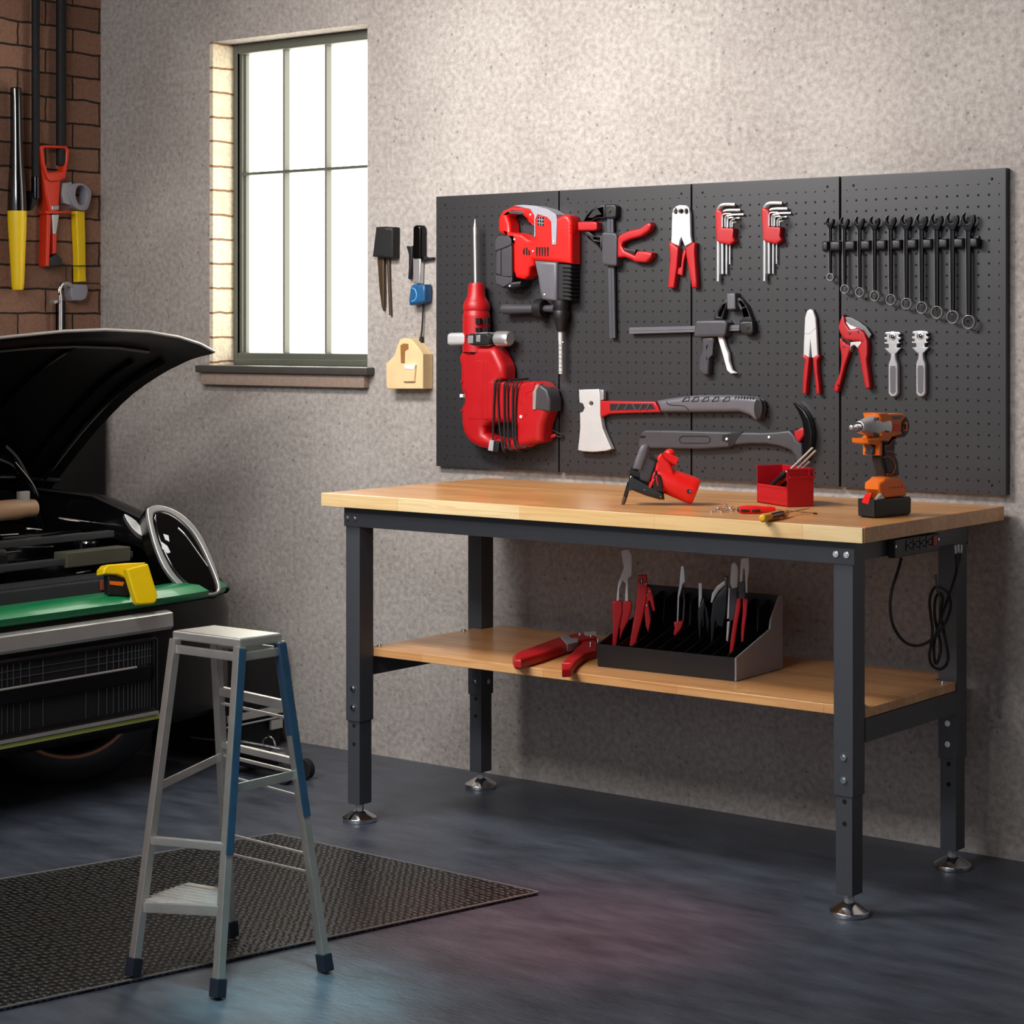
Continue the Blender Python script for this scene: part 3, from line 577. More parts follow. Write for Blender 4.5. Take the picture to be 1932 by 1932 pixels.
g = S(t, 'handle', 'dark', [(524, 490), (528, 430), (548, 382), (575, 360), (800, 362), (1150, 372), (1320, 375), (1440, 378), (1560, 372), (1650, 362), (1690, 400), (1702, 432), (1742, 462), (1752, 560), (1742, 612), (1705, 622), (1698, 560), (1660, 512), (1580, 482), (1480, 464), (1350, 462), (1250, 472), (1190, 490), (980, 503), (700, 498), (540, 497)], B0, .052, .01, Z8, seg=5)
S(t, 'claw', 'blackg', [(1670, 150), (1690, 150), (1758, 212), (1800, 282), (1820, 380), (1815, 460), (1790, 545), (1752, 610), (1738, 600), (1756, 480), (1760, 380), (1745, 300), (1712, 220)], .028, .056, .009, Z8, seg=4)
S(t, 'wedge', 'red', [(1682, 372), (1755, 335), (1762, 400), (1722, 452), (1697, 432)], .03, .054, .006, Z8)
mb = MB(); mb.tube([WALL.hit(*Z8(c), .0525) for c in [(835 + 25 - 25 * cos(a), 432 - 26 * sin(a)) for a in [radians(k) for k in range(-90, 91, 30)]] + [(1040 + 25 * sin(a), 432 - 26 * cos(a)) for a in [radians(k) for k in range(0, 181, 30)]]], .0014, 1, 6, True); mb.build('grip_outline', 'black', g)
S(t, 'neck_cover', 'black', [(1150, 395), (1270, 372), (1305, 374), (1255, 440), (1245, 470), (1195, 486), (1195, 455), (1150, 440)], .04, .0535, .003, Z8)
for c in ((1185, 427), (1500, 413)):
    rivet(t, c, .0068, .045, .0545, 'black', 'rivet_washer', Z8); rivet(t, c, .0048, .05, .0565, 'white', 'rivet', Z8)
multi(t, 'lanyard_hole', 'hole', [rect(543, 402, 582, 420)], .05, .0528, 0, Z8)
# ---- wrench rack and ten wrenches
ZB = Zm(1490, 370, 4.371)
t = wall_thing('wrench_rack', 'black rail with slots holding ten combination wrenches', 'tool rack', (900, 440), ZB)
S(t, 'rail', 'black', [(275, 372), (1560, 325), (1560, 432), (275, 455)], B0, .032, .002, ZB)
seg_ = [(262, 310), (330, 410), (452, 530), (580, 655), (708, 785), (838, 910), (965, 1040), (1092, 1165), (1222, 1295), (1348, 1425), (1480, 1545)]
for a, b in seg_:
    y = 412 - (a - 262) / 1250 * 30; y2 = 412 - (b - 262) / 1250 * 30
    S(t, 'slot_block', 'black', [(a, y - 38), (b, y2 - 38), (b, y2 + 38), (a, y + 38)], .03, .056, .007, ZB)
wr = [(330, 180, 667, 28, 33, 636), (448, 178, 766, 34, 38, 730), (572, 172, 792, 36, 41, 755), (695, 170, 822, 39, 44, 782), (828, 162, 853, 41, 46, 810), (957, 157, 886, 43, 50, 840), (1083, 152, 919, 46, 52, 872), (1208, 148, 958, 48, 55, 908), (1338, 142, 997, 50, 57, 945), (1470, 138, 1038, 53, 62, 985)]
ORD = ['shortest combination wrench, first from the left on the black rail', 'second combination wrench from the left on the black rail', 'third combination wrench from the left on the black rail', 'fourth combination wrench from the left on the black rail', 'fifth combination wrench from the left on the black rail', 'sixth combination wrench from the left on the black rail', 'seventh combination wrench from the left on the black rail', 'eighth combination wrench from the left on the black rail', 'ninth combination wrench, last but one on the black rail', 'longest combination wrench, farthest right on the black rail']
for (x, yt, yr, rr, jw, ys), l in zip(wr, ORD):
    h = jw * 2.2; yb = yt + h; sw = jw * .36
    J = [(x - sw, yb + 14), (x - jw * .55, yb - h * .08), (x - jw * .95, yb - h * .27), (x - jw * 1.08, yt + h * .5), (x - jw * .95, yt + h * .28), (x - jw * .72, yt + h * .1), (x - jw * .48, yt - 2), (x - jw * .58, yt + h * .14), (x - jw * .66, yt + h * .34), (x - jw * .58, yt + h * .52), (x - jw * .3, yt + h * .66), (x + jw * .05, yt + h * .66), (x + jw * .36, yt + h * .54), (x + jw * .56, yt + h * .36), (x + jw * .64, yt + h * .1), (x + jw * .78, yt + h * .12), (x + jw * .9, yt + h * .34), (x + jw * .86, yt + h * .54), (x + jw * .66, yt + h * .76), (x + jw * .45, yb - h * .06), (x + sw, yb + 14)]
    w = wall_thing('combination_wrench', l, 'wrench', (x, yr), ZB, 'combination wrenches on the rail')
    S(w, 'open_end', 'blackchrome', J, .036, .048, .004, ZB)
    S(w, 'shank', 'blackchrome', [(x - sw * .9, yb), (x + sw, yb), (x + sw * .95, yr - rr * .7), (x - sw * .6, yr - rr * .7)], .037, .045, .0035, ZB)
    circ = lambda r, k=20: [(x + 2 + r * .98 * cos(a / k * 2 * pi), yr + r * 1.08 * sin(a / k * 2 * pi)) for a in range(k)]
    mb = MB(); mb.slab(WALL, circ(rr), .034, .049, .0012, [circ(rr * .89)], ZB); mb.build('box_end', 'steel', w)
    MB().tube([WALL.hit(*ZB(c_), .0452) for c_ in ((x - jw * .5, yt), (x - jw * .98, yt + h * .36), (x - jw * 1.0, yt + h * .56), (x - jw * .62, yb - h * .14), (x - sw, yb + 6), (x - sw * .85, (yb + yr) / 2), (x - sw * .62, yr - rr))], .0008, 3, 6).build('edge_highlight', 'steel', w)  # thin steel tube shaped as the light's glint along the left edge
# ---- red handled stripper, pipe cutter, glass cutters
t = wall_thing('wire_pliers', 'slim light steel pliers with red handles, left of the red pipe cutter', 'pliers', (170, 1632), ZB)
S(t, 'jaws', 'plate', [(110, 1325), (113, 1220), (118, 1100), (123, 1000), (140, 946), (165, 930), (190, 942), (212, 1000), (220, 1100), (226, 1220), (232, 1325), (196, 1342), (178, 1330), (172, 1250), (168, 1180), (163, 1330), (150, 1342)], .03, .042, .004, ZB)
MB().tube([WALL.hit(*ZB(c), .0415) for c in ((118, 1136), (165, 1136), (215, 1085))], .0008, 1, 6).build('jaw_line', 'dark', t)
S(t, 'handle', 'red', [(90, 1312), (120, 1310), (160, 1335), (150, 1450), (140, 1540), (134, 1632), (102, 1634), (104, 1480), (120, 1350)], B0, .047, .007, ZB)
S(t, 'handle', 'red', [(184, 1332), (215, 1312), (248, 1312), (226, 1352), (228, 1450), (240, 1540), (246, 1632), (215, 1634), (200, 1480)], B0, .047, .007, ZB)
t = wall_thing('pipe_cutter', 'red ratchet pipe cutter with curved blade hanging on the pegboard', 'pipe cutter', (500, 1615), ZB)
S(t, 'blade', 'bladegrey', [(448, 996), (500, 1000), (560, 1028), (625, 1075), (672, 1140), (652, 1176), (610, 1110), (560, 1095), (520, 1100), (480, 1060)], .034, .042, .002, ZB)
S(t, 'blade_edge', 'white', [(455, 1030), (495, 1062), (552, 1086), (515, 1104), (490, 1090)], .034, .044, .001, ZB)
S(t, 'body', 'red', [(440, 976), (455, 1040), (492, 1098), (560, 1088), (610, 1120), (640, 1195), (642, 1300), (632, 1345), (662, 1580), (620, 1592), (555, 1245), (590, 1198), (520, 1196), (450, 1182), (412, 1132), (395, 1080), (412, 1020)], B0, .05, .006, ZB)
S(t, 'moving_handle', 'red', [(410, 1165), (462, 1215), (502, 1232), (486, 1300), (452, 1400), (420, 1530), (396, 1616), (354, 1602), (366, 1560), (410, 1460), (426, 1330), (410, 1240)], .028, .046, .006, ZB)
S(t, 'ratchet', 'plate', [(500, 1205), (588, 1198), (590, 1245), (562, 1255), (530, 1225), (505, 1240), (498, 1285)], .03, .047, .003, ZB)
for c in ((560, 1118), (488, 1132)): rivet(t, c, .0038, .045, .0525, 'dark', zm=ZB)
for c in ((432, 1188), (440, 1242)): rivet(t, c, .003, .04, .0485, 'dark', zm=ZB)
rivet(t, (397, 1560), .003, .04, .0475, 'hole', 'lock_hole', ZB)
t = wall_thing('glass_cutter', 'grey glass cutter, nearer the red pipe cutter', 'glass cutter', (850, 1655), ZB, 'grey glass cutters')
S(t, 'head', 'steel', [(780, 1136), (790, 1121), (850, 1115), (904, 1121), (914, 1140), (896, 1144), (896, 1160), (914, 1165), (914, 1180), (896, 1186), (896, 1204), (914, 1210), (884, 1222), (880, 1250), (916, 1250), (882, 1290), (866, 1304), (830, 1304), (814, 1290), (780, 1254), (815, 1250), (812, 1222), (780, 1216), (780, 1206), (800, 1204), (800, 1186), (780, 1181), (780, 1165), (800, 1160), (800, 1144)], .03, .042, .002, ZB)
hd = S(t, 'handle', 'grey', [(832, 1296), (868, 1296), (872, 1340), (888, 1385), (890, 1625), (874, 1650), (850, 1657), (826, 1650), (811, 1625), (811, 1385), (828, 1340)], B0, .044, .005, ZB)
S(hd, 'handle_inset', 'mid', [(832, 1400), (868, 1400), (874, 1430), (872, 1615), (850, 1635), (828, 1615), (825, 1430)], .04, .0448, .0005, ZB)
MB().lathe(WALL.hit(*ZB((848, 1158)), .042), (0, -1, 0), [(0, .0095), (.003, .0098), (.004, .007), (.004, .0065)], 20).build('cutting_wheel', 'chrome', t)
rivet(t, (848, 1158), .0058, .045, .0475, 'blackchrome', 'wheel_hub', ZB); rivet(t, (850, 1155), .002, .047, .049, 'white', 'axle', ZB)
a = WALL.hit(*ZB((848, 1158)), .04); b = WALL.hit(*ZB((1076, 1152)), .04)
c = copy_tree(t); c.location = t.location + (b - a); c['label'] = 'grey glass cutter, farther right of the pair'
# ------------------------------------------------------------------ things on the benchtop
def vplane(p, q, z):
    A = onZ(*p, z); B = onZ(*q, z); d = (B - A); n = V((d.y, -d.x, 0))
    if n.dot(CAM - A) < 0: n = -n
    return Pl(A, n), A, B
def SP(pl, parent, name, mat, pts, n0, n1, b=.003, zm=ID, holes=(), sm=1, seg=3):
    return MB().slab(pl, pts, n0, n1, b, holes, zm, sm, seg).build(name, mat, parent)
Z2 = Zm(1540, 760, 8.05)
pl, A, B = vplane((1651.8, 978), (1719.5, 971.5), TZ)
t = thing('impact_wrench', 'orange and black cordless impact wrench standing on its battery', 'impact wrench', (A + B) / 2 - pl.N * .027)
SP(pl, t, 'motor_housing', 'orange', [(960, 160), (1080, 154), (1105, 168), (1340, 164), (1378, 205), (1400, 280), (1380, 440), (1320, 490), (1250, 515), (1170, 512), (1110, 592), (1012, 602), (1008, 806), (962, 800), (962, 640), (840, 630), (800, 610), (790, 545), (930, 545), (990, 500), (1000, 300)], -.056, .002, .012, Z2, seg=5)
e = SP(pl, t, 'end_cap', 'black', [(1372, 205), (1412, 265), (1428, 370), (1402, 465), (1352, 522), (1250, 537), (1210, 500), (1320, 468), (1292, 440), (1302, 290)], -.052, .004, .01, Z2)
SP(pl, e, 'vent', 'orange', [(1325, 330), (1350, 300), (1388, 282), (1392, 430), (1340, 425), (1318, 390)], -.01, .0045, .001, Z2)
mb = MB()
for x in (1340, 1355, 1370): mb.slab(pl, rect(x - 14, 320, x - 6, 405), 0, .0052, 0, (), Z2)
mb.build('vent_slot', 'hole', e)
SP(pl, t, 'side_window', 'black', [(1046, 320), (1060, 292), (1105, 292), (1122, 320), (1122, 420), (1105, 446), (1062, 446), (1046, 420)], -.01, .0035, .001, Z2)
SP(pl, t, 'nameplate', 'vermil', rect(1160, 315, 1280, 430), -.01, .003, .001, Z2)
SP(pl, t, 'top_inset', 'mid', [(1150, 203), (1318, 200), (1280, 245), (1180, 248)], -.01, .0035, .001, Z2)
hlathe(t, 'gear_case', 'steel', Z2, 372, [(640, 60), (650, 92), (690, 100), (720, 120), (790, 155), (870, 178), (950, 188), (1005, 188), (1015, 170)], -.027, 350, pl)
hlathe(t, 'nose_ring', 'chrome', Z2, 372, [(630, 78), (640, 88), (672, 88), (680, 78)], -.027, 372, pl)
hlathe(t, 'anvil', 'steel', Z2, 373, [(518, 20), (524, 34), (560, 36), (575, 26), (590, 26), (592, 44), (640, 44)], -.027, 373, pl, 8)
for c in ((945, 240), (945, 500)): disc(MB(), pl, c, .004, -.01, .003, Z2).build('case_bolt', 'black', t)
h = SP(pl, t, 'handle', 'black', [(1012, 605), (1110, 594), (1172, 512), (1255, 528), (1232, 565), (1216, 760), (1250, 840), (1272, 900), (1288, 1112), (1068, 1112), (1050, 1050), (1000, 860), (1008, 806)], -.046, -.006, .012, Z2, seg=5)
mb = MB()
for q, cl in (([(1050, 655), (1108, 655), (1170, 560), (1230, 535)], 0), ([(1050, 655), (1052, 735), (1150, 738), (1215, 770)], 0), ([(1004, 832), (1040, 825), (1080, 802), (1170, 862), (1206, 972), (1160, 1086), (1072, 1086)], 0)):
    mb.tube([pl.hit(*Z2(c), -.0055) for c in q], .0011, 1, 6)
mb.build('grip_piping', 'orange', h)
SP(pl, t, 'trigger', 'dark', [(838, 638), (965, 642), (965, 792), (855, 792), (848, 750), (866, 700)], -.04, -.012, .006, Z2)
SP(pl, t, 'direction_switch', 'black', [(996, 600), (1030, 572), (1100, 580), (1090, 602)], -.05, .006, .003, Z2)
f = SP(pl, t, 'foot', 'orange', [(1066, 1135), (1280, 1130), (1300, 1170), (1370, 1212), (1385, 1412), (1050, 1452), (975, 1345), (960, 1320), (965, 1220), (1030, 1178)], -.052, .001, .008, Z2, seg=4)
mb = MB()
for x in (1115, 1170, 1225, 1280): mb.slab(pl, [(x, 1290 - (x - 1115) * .07), (x + 34, 1275 - (x - 1115) * .07), (x + 30, 1298 - (x - 1115) * .07), (x + 4, 1300 - (x - 1115) * .07)], -.005, .0015, 0, (), Z2)
mb.build('charge_gauge', 'rust', f)
bt = SP(pl, t, 'battery', 'black', [(885, 1472), (1050, 1456), (1440, 1424), (1456, 1450), (1452, 1672), (1420, 1706), (950, 1756), (890, 1732)], -.056, .003, .007, Z2, seg=4)
q0 = pl.hit(*Z2((900, 1560)), .0); d = (q0 - CAM).dot(FW) / F / Z2.k
SP(pl, bt, 'battery_plate', 'silver', [(915, 1472), (995, 1375), (1045, 1455)], -.01, .0015, .001, Z2)
LP = Pl(pl.p3(*pl.ab(*Z2((884, 1560)), 0), 0), -pl.U)
SP(LP, bt, 'release_button', 'bright', [(690, 1490), (745, 1375), (840, 1370), (788, 1545), (690, 1520)], -.004, .004, .002, Z2)
# ---- angled cut-off tool
Z3 = Zm(1150, 820, 9.2)
P0 = onZ(1175, 955, TZ); P1 = onZ(1300, 955, TZ); pl = face_cam(P1); pl.O = P1
t = thing('cutoff_saw', 'red and black small circular saw tipped on its base plate on the benchtop', 'power saw', (P0 + P1) / 2)
hlathe(t, 'motor', 'bright', Z3, 690, [(740, 150), (790, 195), (900, 222), (1150, 232), (1400, 240), (1470, 236), (1500, 222), (1512, 180)], -.0415, 1000, pl, 32)
SP(pl, t, 'neck', 'bright', [(830, 390), (900, 330), (1050, 500), (1100, 600), (1140, 700), (980, 960), (930, 1000), (700, 940), (680, 900), (780, 650)], -.052, -.012, .012, Z3, seg=4)
ca = [pl.hit(*Z3(c), -.034) for c in ((940, 380), (1040, 425), (1150, 472))]
MB().tube([ca[0] + (ca[0] - ca[1]) * .35] + ca + [ca[2] + (ca[2] - ca[1]) * .35], [.004, .0145, .0145, .0142, .004], 4, 14).build('handle', 'bright', t)
cb = pl.hit(*Z3((1045, 330)), -.05)
MB().ball(cb, .0145, (1.1, 1.1, .95)).build('handle_knob', 'bright', t)
SP(pl, t, 'gear_head', 'dark', [(600, 240), (690, 310), (830, 440), (760, 690), (690, 850), (540, 820), (470, 720), (500, 480)], -.06, -.012, .008, Z3, seg=4)
SP(pl, t, 'blade_guard', 'mid', [(545, 195), (600, 175), (660, 190), (692, 240), (680, 310), (600, 540), (555, 640), (405, 600), (440, 460), (500, 290)], -.068, -.006, .014, Z3, seg=5)
SP(pl, t, 'guard_step', 'black', [(405, 600), (560, 650), (545, 770), (380, 720), (340, 660), (325, 620), (340, 580), (370, 565)], -.06, -.012, .005, Z3)
SP(pl, t, 'gear_cover', 'black', [(690, 370), (830, 440), (810, 470), (680, 410)], -.02, -.008, .003, Z3)
b = SP(pl, t, 'base_plate', 'blackg', [(352, 690), (540, 780), (690, 860), (760, 900), (940, 1010), (955, 1135), (860, 1130), (620, 1060), (395, 972), (300, 985)], -.075, -.002, .006, Z3)
SP(pl, t, 'vent_panel', 'black', [(800, 620), (815, 690), (880, 700), (915, 800), (925, 960), (930, 1010), (760, 960), (740, 820)], -.02, -.001, .003, Z3)
SP(pl, t, 'accent', 'red2', [(795, 725), (828, 700), (862, 890), (830, 900)], -.02, .001, .002, Z3)
SP(pl, t, 'bracket', 'bright', [(770, 760), (790, 770), (720, 930), (682, 920), (690, 850)], -.03, .0005, .003, Z3)
ax0 = pl.hit(*Z3((345, 830)), -.03); ax1 = pl.hit(*Z3((275, 1080)), -.03); ax2 = pl.hit(*Z3((225, 1235)), -.03)
MB().tube([ax0, (ax0 + ax1) / 2, ax1], .0062, 2, 14).build('guide_leg', 'blackg', t)
MB().tube([ax1, (ax1 + ax2) / 2, ax2], [.0058, .0058, .0048], 2, 14).build('guide_tip', 'brass', t)
c = MB(); disc(c, pl, (1378, 988), .0074, -.03, .0012, Z3); c.build('brush_cap', 'black', t)
disc(MB(), pl, (1395, 985), .0025, -.01, .0019, Z3).build('brush_screw', 'steel', t)
for c in ((605, 955), (885, 1075)): disc(MB(), pl, c, .0016, -.01, -.0005, Z3).build('base_screw', 'chrome', t)
# ---- red stacking bin with three screwdrivers
Z4 = Zm(1320, 820, 7.43)
A = onZ(1485.5, 957.5, TZ); Lq = onZ(1428, 948.5, TZ); Rq = onZ(1525, 951, TZ)
ux = (A - Lq); wd = ux.length; ux.normalize(); uy = (Rq - A); uy = (uy - ux * uy.dot(ux)); dp = .085; uy.normalize()
FR = Matrix(((ux.x, uy.x, 0, Lq.x), (ux.y, uy.y, 0, Lq.y), (0, 0, 1, TZ), (0, 0, 0, 1)))
hb = .107; hl = .056; tk = .0028
t = thing('storage_bin', 'open-fronted red plastic stacking bin holding screwdrivers', 'bin', (Lq + Rq) / 2)
mb = MB()
mb.box((.004, .006, 0), (wd - .004, dp, tk), .001, FR)
mb.box((.003, .0, 0.004), (wd - .003, tk, hl), .001, FR)
mb.box((0, 0, 0.001), (tk, dp, hb), .001, FR); mb.box((wd - tk, 0, 0.001), (wd, dp, hb), .001, FR); mb.box((0, dp - tk, .001), (wd, dp, hb), .001, FR)
mb.build('tray', 'bin', t)
mb = MB(); mb.box((wd - .001, -.003, hb - .004), (wd + .004, dp + .003, hb + .002), .001, FR); mb.box((wd - .001, .004, hb - .026), (wd + .006, dp + .003, hb - .018), .001, FR); mb.box((wd - .001, dp - .02, hb - .03), (wd + .006, dp - .014, hb), .001, FR)
mb.box((-.004, -.002, hb - .004), (.001, dp + .003, hb + .002), .001, FR); mb.box((-.002, dp - .001, hb - .004), (wd + .003, dp + .004, hb + .002), .001, FR); mb.build('rim', 'bin', t)
mb = MB(); mb.box((.006, -.002, hl - .006), (wd - .006, .001, hl + .001), .0008, FR); mb.box((.008, -.0015, .018), (wd - .008, .001, .022), .0006, FR); mb.build('label_slot', 'bin', t)
cpl = Pl(FR @ V((wd * .5, dp * .55, 0)), -uy)
def driver(lb, h0, h1, s0, s1, hm, off, rh=.0085, rs=.0032, gr='driver_screwdrivers'):
    a, b, c, d_ = [cpl.hit(*Z4(p), off) for p in (h0, h1, s0, s1)]
    t2 = thing('screwdriver', lb, 'screwdriver', a)
    MB().tube([a, a.lerp(b, .25), a.lerp(b, .5), a.lerp(b, .8), b], [rh * .8, rh, rh * .9, rh, rh * .55], 4, 14).build('handle', hm, t2)
    MB().tube([b, c, d_], rs, 1, 10).build('shaft', 'plate', t2)
    return t2, a, b
t2, a, b = driver('screwdriver with thick black grip leaning in the red bin', (960, 775), (1215, 520), (1260, 500), (1582, 185), 'black', 0, .009, .003)
MB().tube([a.lerp(b, .1) + V((0, 0, -.0088)), a.lerp(b, .75) + V((0, 0, -.0088))], .002, 1, 8).build('handle_stripe', 'vermil', t2)
t2, a, b = driver('screwdriver with orange grip leaning in the red bin', (1030, 775), (1215, 600), (1290, 560), (1622, 225), 'orange', -.013, .0052, .0032)
t2, a, b = driver('short-shafted screwdriver with black grip, rightmost in the red bin', (1090, 785), (1230, 655), (1300, 620), (1535, 380), 'black', -.024, .0065, .0032)
# ---- loose screwdrivers and screws in front of the bin
def lying(name, label, h0, h1, s1, r, zm, hm):
    A = onZ(*zm(h0), TZ); A.z += 0; d = (A - CAM).dot(FW) / F
    a = onZ(*zm(h0), TZ + r); b = onZ(*zm(h1), TZ + r); s = onZ(*zm(s1), TZ + (.0025 if hm == 'red' else .0115))
    return thing(name, label, 'screwdriver', (a.x, a.y, TZ)), a, b, s
t2, a, b, s = lying('screwdriver', 'red screwdriver with black grip pads lying before the red bin', (545, 1050), (1060, 1052), (1650, 1108), .0115, Z4, 'red')
dv = (b - a); L = dv.length
MB().lathe(a, dv, [(0, .006), (.002, .0095), (L * .25, .0118), (L * .5, .0112), (L * .7, .009), (L * .85, .0095), (L, .0065)], 22).build('handle', 'bright', t2)
MB().lathe(a - dv.normalized() * .003, dv, [(0, .005), (.002, .0075), (.006, .0085)], 18).build('end_cap', 'black', t2)
nv = (CAM - a); nv = (nv - dv.normalized() * nv.dot(dv.normalized())).normalized(); nv2 = (nv - V((0, 0, .35))).normalized()
for k0, k1 in ((.06, .3), (.36, .58)): MB().tube([a.lerp(b, k0) + nv2 * .0085, a.lerp(b, (k0 + k1) / 2) + nv2 * .0092, a.lerp(b, k1) + nv2 * .0085], .0042, 3, 10).build('grip_pad', 'black', t2)
MB().tube([b, s], .0016, 1, 8).build('shaft', 'chrome', t2); MB().tube([s.lerp(b, .1), s], .0022, 1, 8).build('tip', 'black', t2)
t2, a, b, s = lying('screwdriver', 'yellow screwdriver with navy grip pads at the front of the benchtop', (875, 1175), (1225, 1095), (1530, 1035), .0112, Z4, 'yellow')
dv = (b - a); L = dv.length
MB().lathe(a, dv, [(0, .005), (.002, .0085), (.007, .0112), (L * .6, .0108), (L * .78, .0088), (L * .86, .0105), (L * .96, .0095), (L, .005)], 22).build('handle', pm('amber_plastic', (238, 172, 14), .3, coat=.4), t2)
nv = (CAM - a); nv = (nv - dv.normalized() * nv.dot(dv.normalized())).normalized(); up = (nv + V((0, 0, .9))).normalized(); dn = (nv - V((0, 0, .35))).normalized()
for w_ in (up, dn): MB().tube([a.lerp(b, .27) + w_ * .0088, a.lerp(b, .5) + w_ * .0092, a.lerp(b, .74) + w_ * .0086], .0036, 3, 10).build('grip_pad', 'navy', t2)
MB().tube([b, s], .0018, 1, 8).build('shaft', 'chrome', t2)
for i, (h, e_, up) in enumerate((((165, 1082), (215, 1060), 0), ((210, 1062), (270, 1040), 0), ((250, 1030), (320, 1015), 0), ((300, 1080), (440, 1060), 0), ((270, 1050), (400, 1035), 0), ((360, 965), (400, 1005), .008), ((355, 1000), (430, 1030), .006), ((430, 1040), (480, 1000), .003), ((440, 1060), (505, 1040), .0))):
    a = onZ(*Z4(h), TZ + .004 + up); b = onZ(*Z4(e_), TZ + .0032 + up * .4); w = (b - a).normalized()
    mb = MB(); mb.lathe(a, w, [(0, .0026), (.001, .0036), (.0025, .0036), (.003, .0017), ((b - a).length * .8, .0016), ((b - a).length, .0004)], 10)
    o = mb.build('screw', 'chrome'); tag(o, 'small bright screw in the loose heap left of the red screwdriver', 'screw', 'loose screws on the benchtop')
# ------------------------------------------------------------------ plier rack on the lower shelf
Z5 = Zm(940, 1020, 3.715); SZ = .53
A = onZ(1388, 1286, SZ); Lq = onZ(1128.4, 1257.5, SZ); Rq = onZ(1440, 1258.5, SZ)
ux = (A - Lq); wd = ux.length; ux.normalize(); uy = Rq - A; dp = uy.length; uy = uy - ux * uy.dot(ux); uy.normalize()
dd = (A - CAM).dot(FW) / F
hf = 165 / 3.715 * dd; hb = 535 / 3.715 * dd; hm = 310 / 3.715 * dd
sp_ = Pl(A, ux)                                # end profile plane, u along depth
def prof(k0, zs, n0, n1, mb, x):
    pts = [(0 + k0, .002), (dp - .001, .002), (dp - .001, hb * zs), (dp * .93, hb * zs), (dp * .74, hb * zs - .02 if zs < 1 else hb * .70), (dp * .72, hm * zs), (k0, hf * zs if k0 == 0 else hf * .92)]
    R = []
    for n in (n0, n1): R.append([Lq + ux * (x + n) + uy * p[0] + V((0, 0, p[1])) for p in pts])
    mb.rings(R)
t = thing('plier_rack', 'black angled tool rack with ten slots, standing on the lower shelf', 'tool rack', (Lq + Rq) / 2)
FR2 = Matrix(((ux.x, uy.x, 0, Lq.x), (ux.y, uy.y, 0, Lq.y), (0, 0, 1, SZ), (0, 0, 0, 1)))
mb = MB(); mb.box((0, 0, 0), (wd, .004, hf), .0008, FR2); mb.box((0, .004, .0), (wd, dp, .004), 0, FR2); mb.build('front_panel', 'black', t)
MB().box((0, dp - .004, .0), (wd, dp, hb), .0008, FR2).build('back_panel', 'black', t)
mb = MB(); prof(0, 1, -.002, .003, mb, 0); mb.build('end_panel', 'black', t, 25)
mb = MB(); prof(0, 1, -.003, .002, mb, wd); o = mb.build('end_panel', 'slate', t, 25); tag(o, 'light grey end panel')
for i in range(9):
    x = wd * (.125 + i * .0985); mb = MB(); prof(.004, .93, -.0015, .0015, mb, x); mb.build('divider', 'black', t, 25)
def held(name, label, cat, parts, frac, slot):
    P = FR2 @ V((wd * slot, dp * frac, 0)); pl = face_cam(P); pl.O = P
    t3 = thing(name, label, cat, P)
    for nm, mat, pts, n0, n1 in parts: MB().slab(pl, pts, n0, n1, min(.004, (n1 - n0) * .4), (), Z5).build(nm, mat, t3)
held('pliers', 'crimping pliers with red sleeves in the leftmost rack slot', 'pliers', [
    ('jaws', 'plate', [(862, 74), (880, 62), (916, 60), (938, 100), (939, 180), (936, 250), (912, 265), (912, 424), (888, 424), (893, 300), (872, 280), (850, 340), (848, 424), (828, 424), (840, 300), (880, 190), (868, 125)], -.004, .006),
    ('handle', 'red', [(798, 450), (808, 420), (870, 424), (872, 500), (850, 600), (830, 740), (798, 740), (804, 600)], -.008, .010),
    ('handle', 'red2', [(876, 424), (932, 424), (940, 470), (915, 560), (875, 640), (850, 700), (856, 560)], -.012, .006)], .3, .065)
held('cable_cutter', 'all-red metal cable cutter in the second rack slot', 'cutter', [
    ('handle', 'red', [(980, 246), (1042, 240), (1046, 310), (1040, 420), (1010, 560), (988, 640), (962, 745), (918, 740), (948, 560), (972, 400)], -.008, .010),
    ('moving_handle', 'red2', [(1030, 310), (1070, 335), (1088, 400), (1102, 490), (1086, 498), (1062, 420), (1052, 430), (1072, 560), (1052, 645), (1034, 600), (1024, 500)], -.01, .006),
    ('blade_slot', 'hole', [(990, 268), (1016, 266), (1018, 300), (992, 302)], .006, .0105), ('blade', 'steel', [(998, 272), (1010, 271), (1011, 298), (1000, 299)], .006, .011),
    ('rivet', 'steel', [(1030, 300), (1040, 294), (1040, 310), (1032, 312)], .0, .0115), ('rivet', 'steel', [(1054, 352), (1068, 348), (1070, 362), (1058, 366)], 0, .0085), ('rivet', 'steel', [(1034, 380), (1048, 376), (1050, 390), (1038, 393)], 0, .0085), ('rivet', 'steel', [(1032, 450), (1046, 446), (1048, 460), (1036, 464)], 0, .0085)], .3, .19)
held('pliers', 'needle-nose pliers with short red handle near the middle of the rack', 'pliers', [
    ('jaws', 'steel', [(1280, 180), (1292, 172), (1305, 180), (1314, 285), (1296, 310), (1270, 400), (1264, 570), (1253, 570), (1257, 390), (1270, 300)], -.004, .006),
    ('back_arm', 'dark', [(1292, 305), (1304, 320), (1312, 430), (1304, 565), (1290, 560), (1298, 430)], -.01, -.002),
    ('handle', 'red', [(1230, 572), (1300, 562), (1284, 620), (1264, 645), (1240, 672), (1228, 655), (1236, 610)], -.006, .008)], .4, .475)
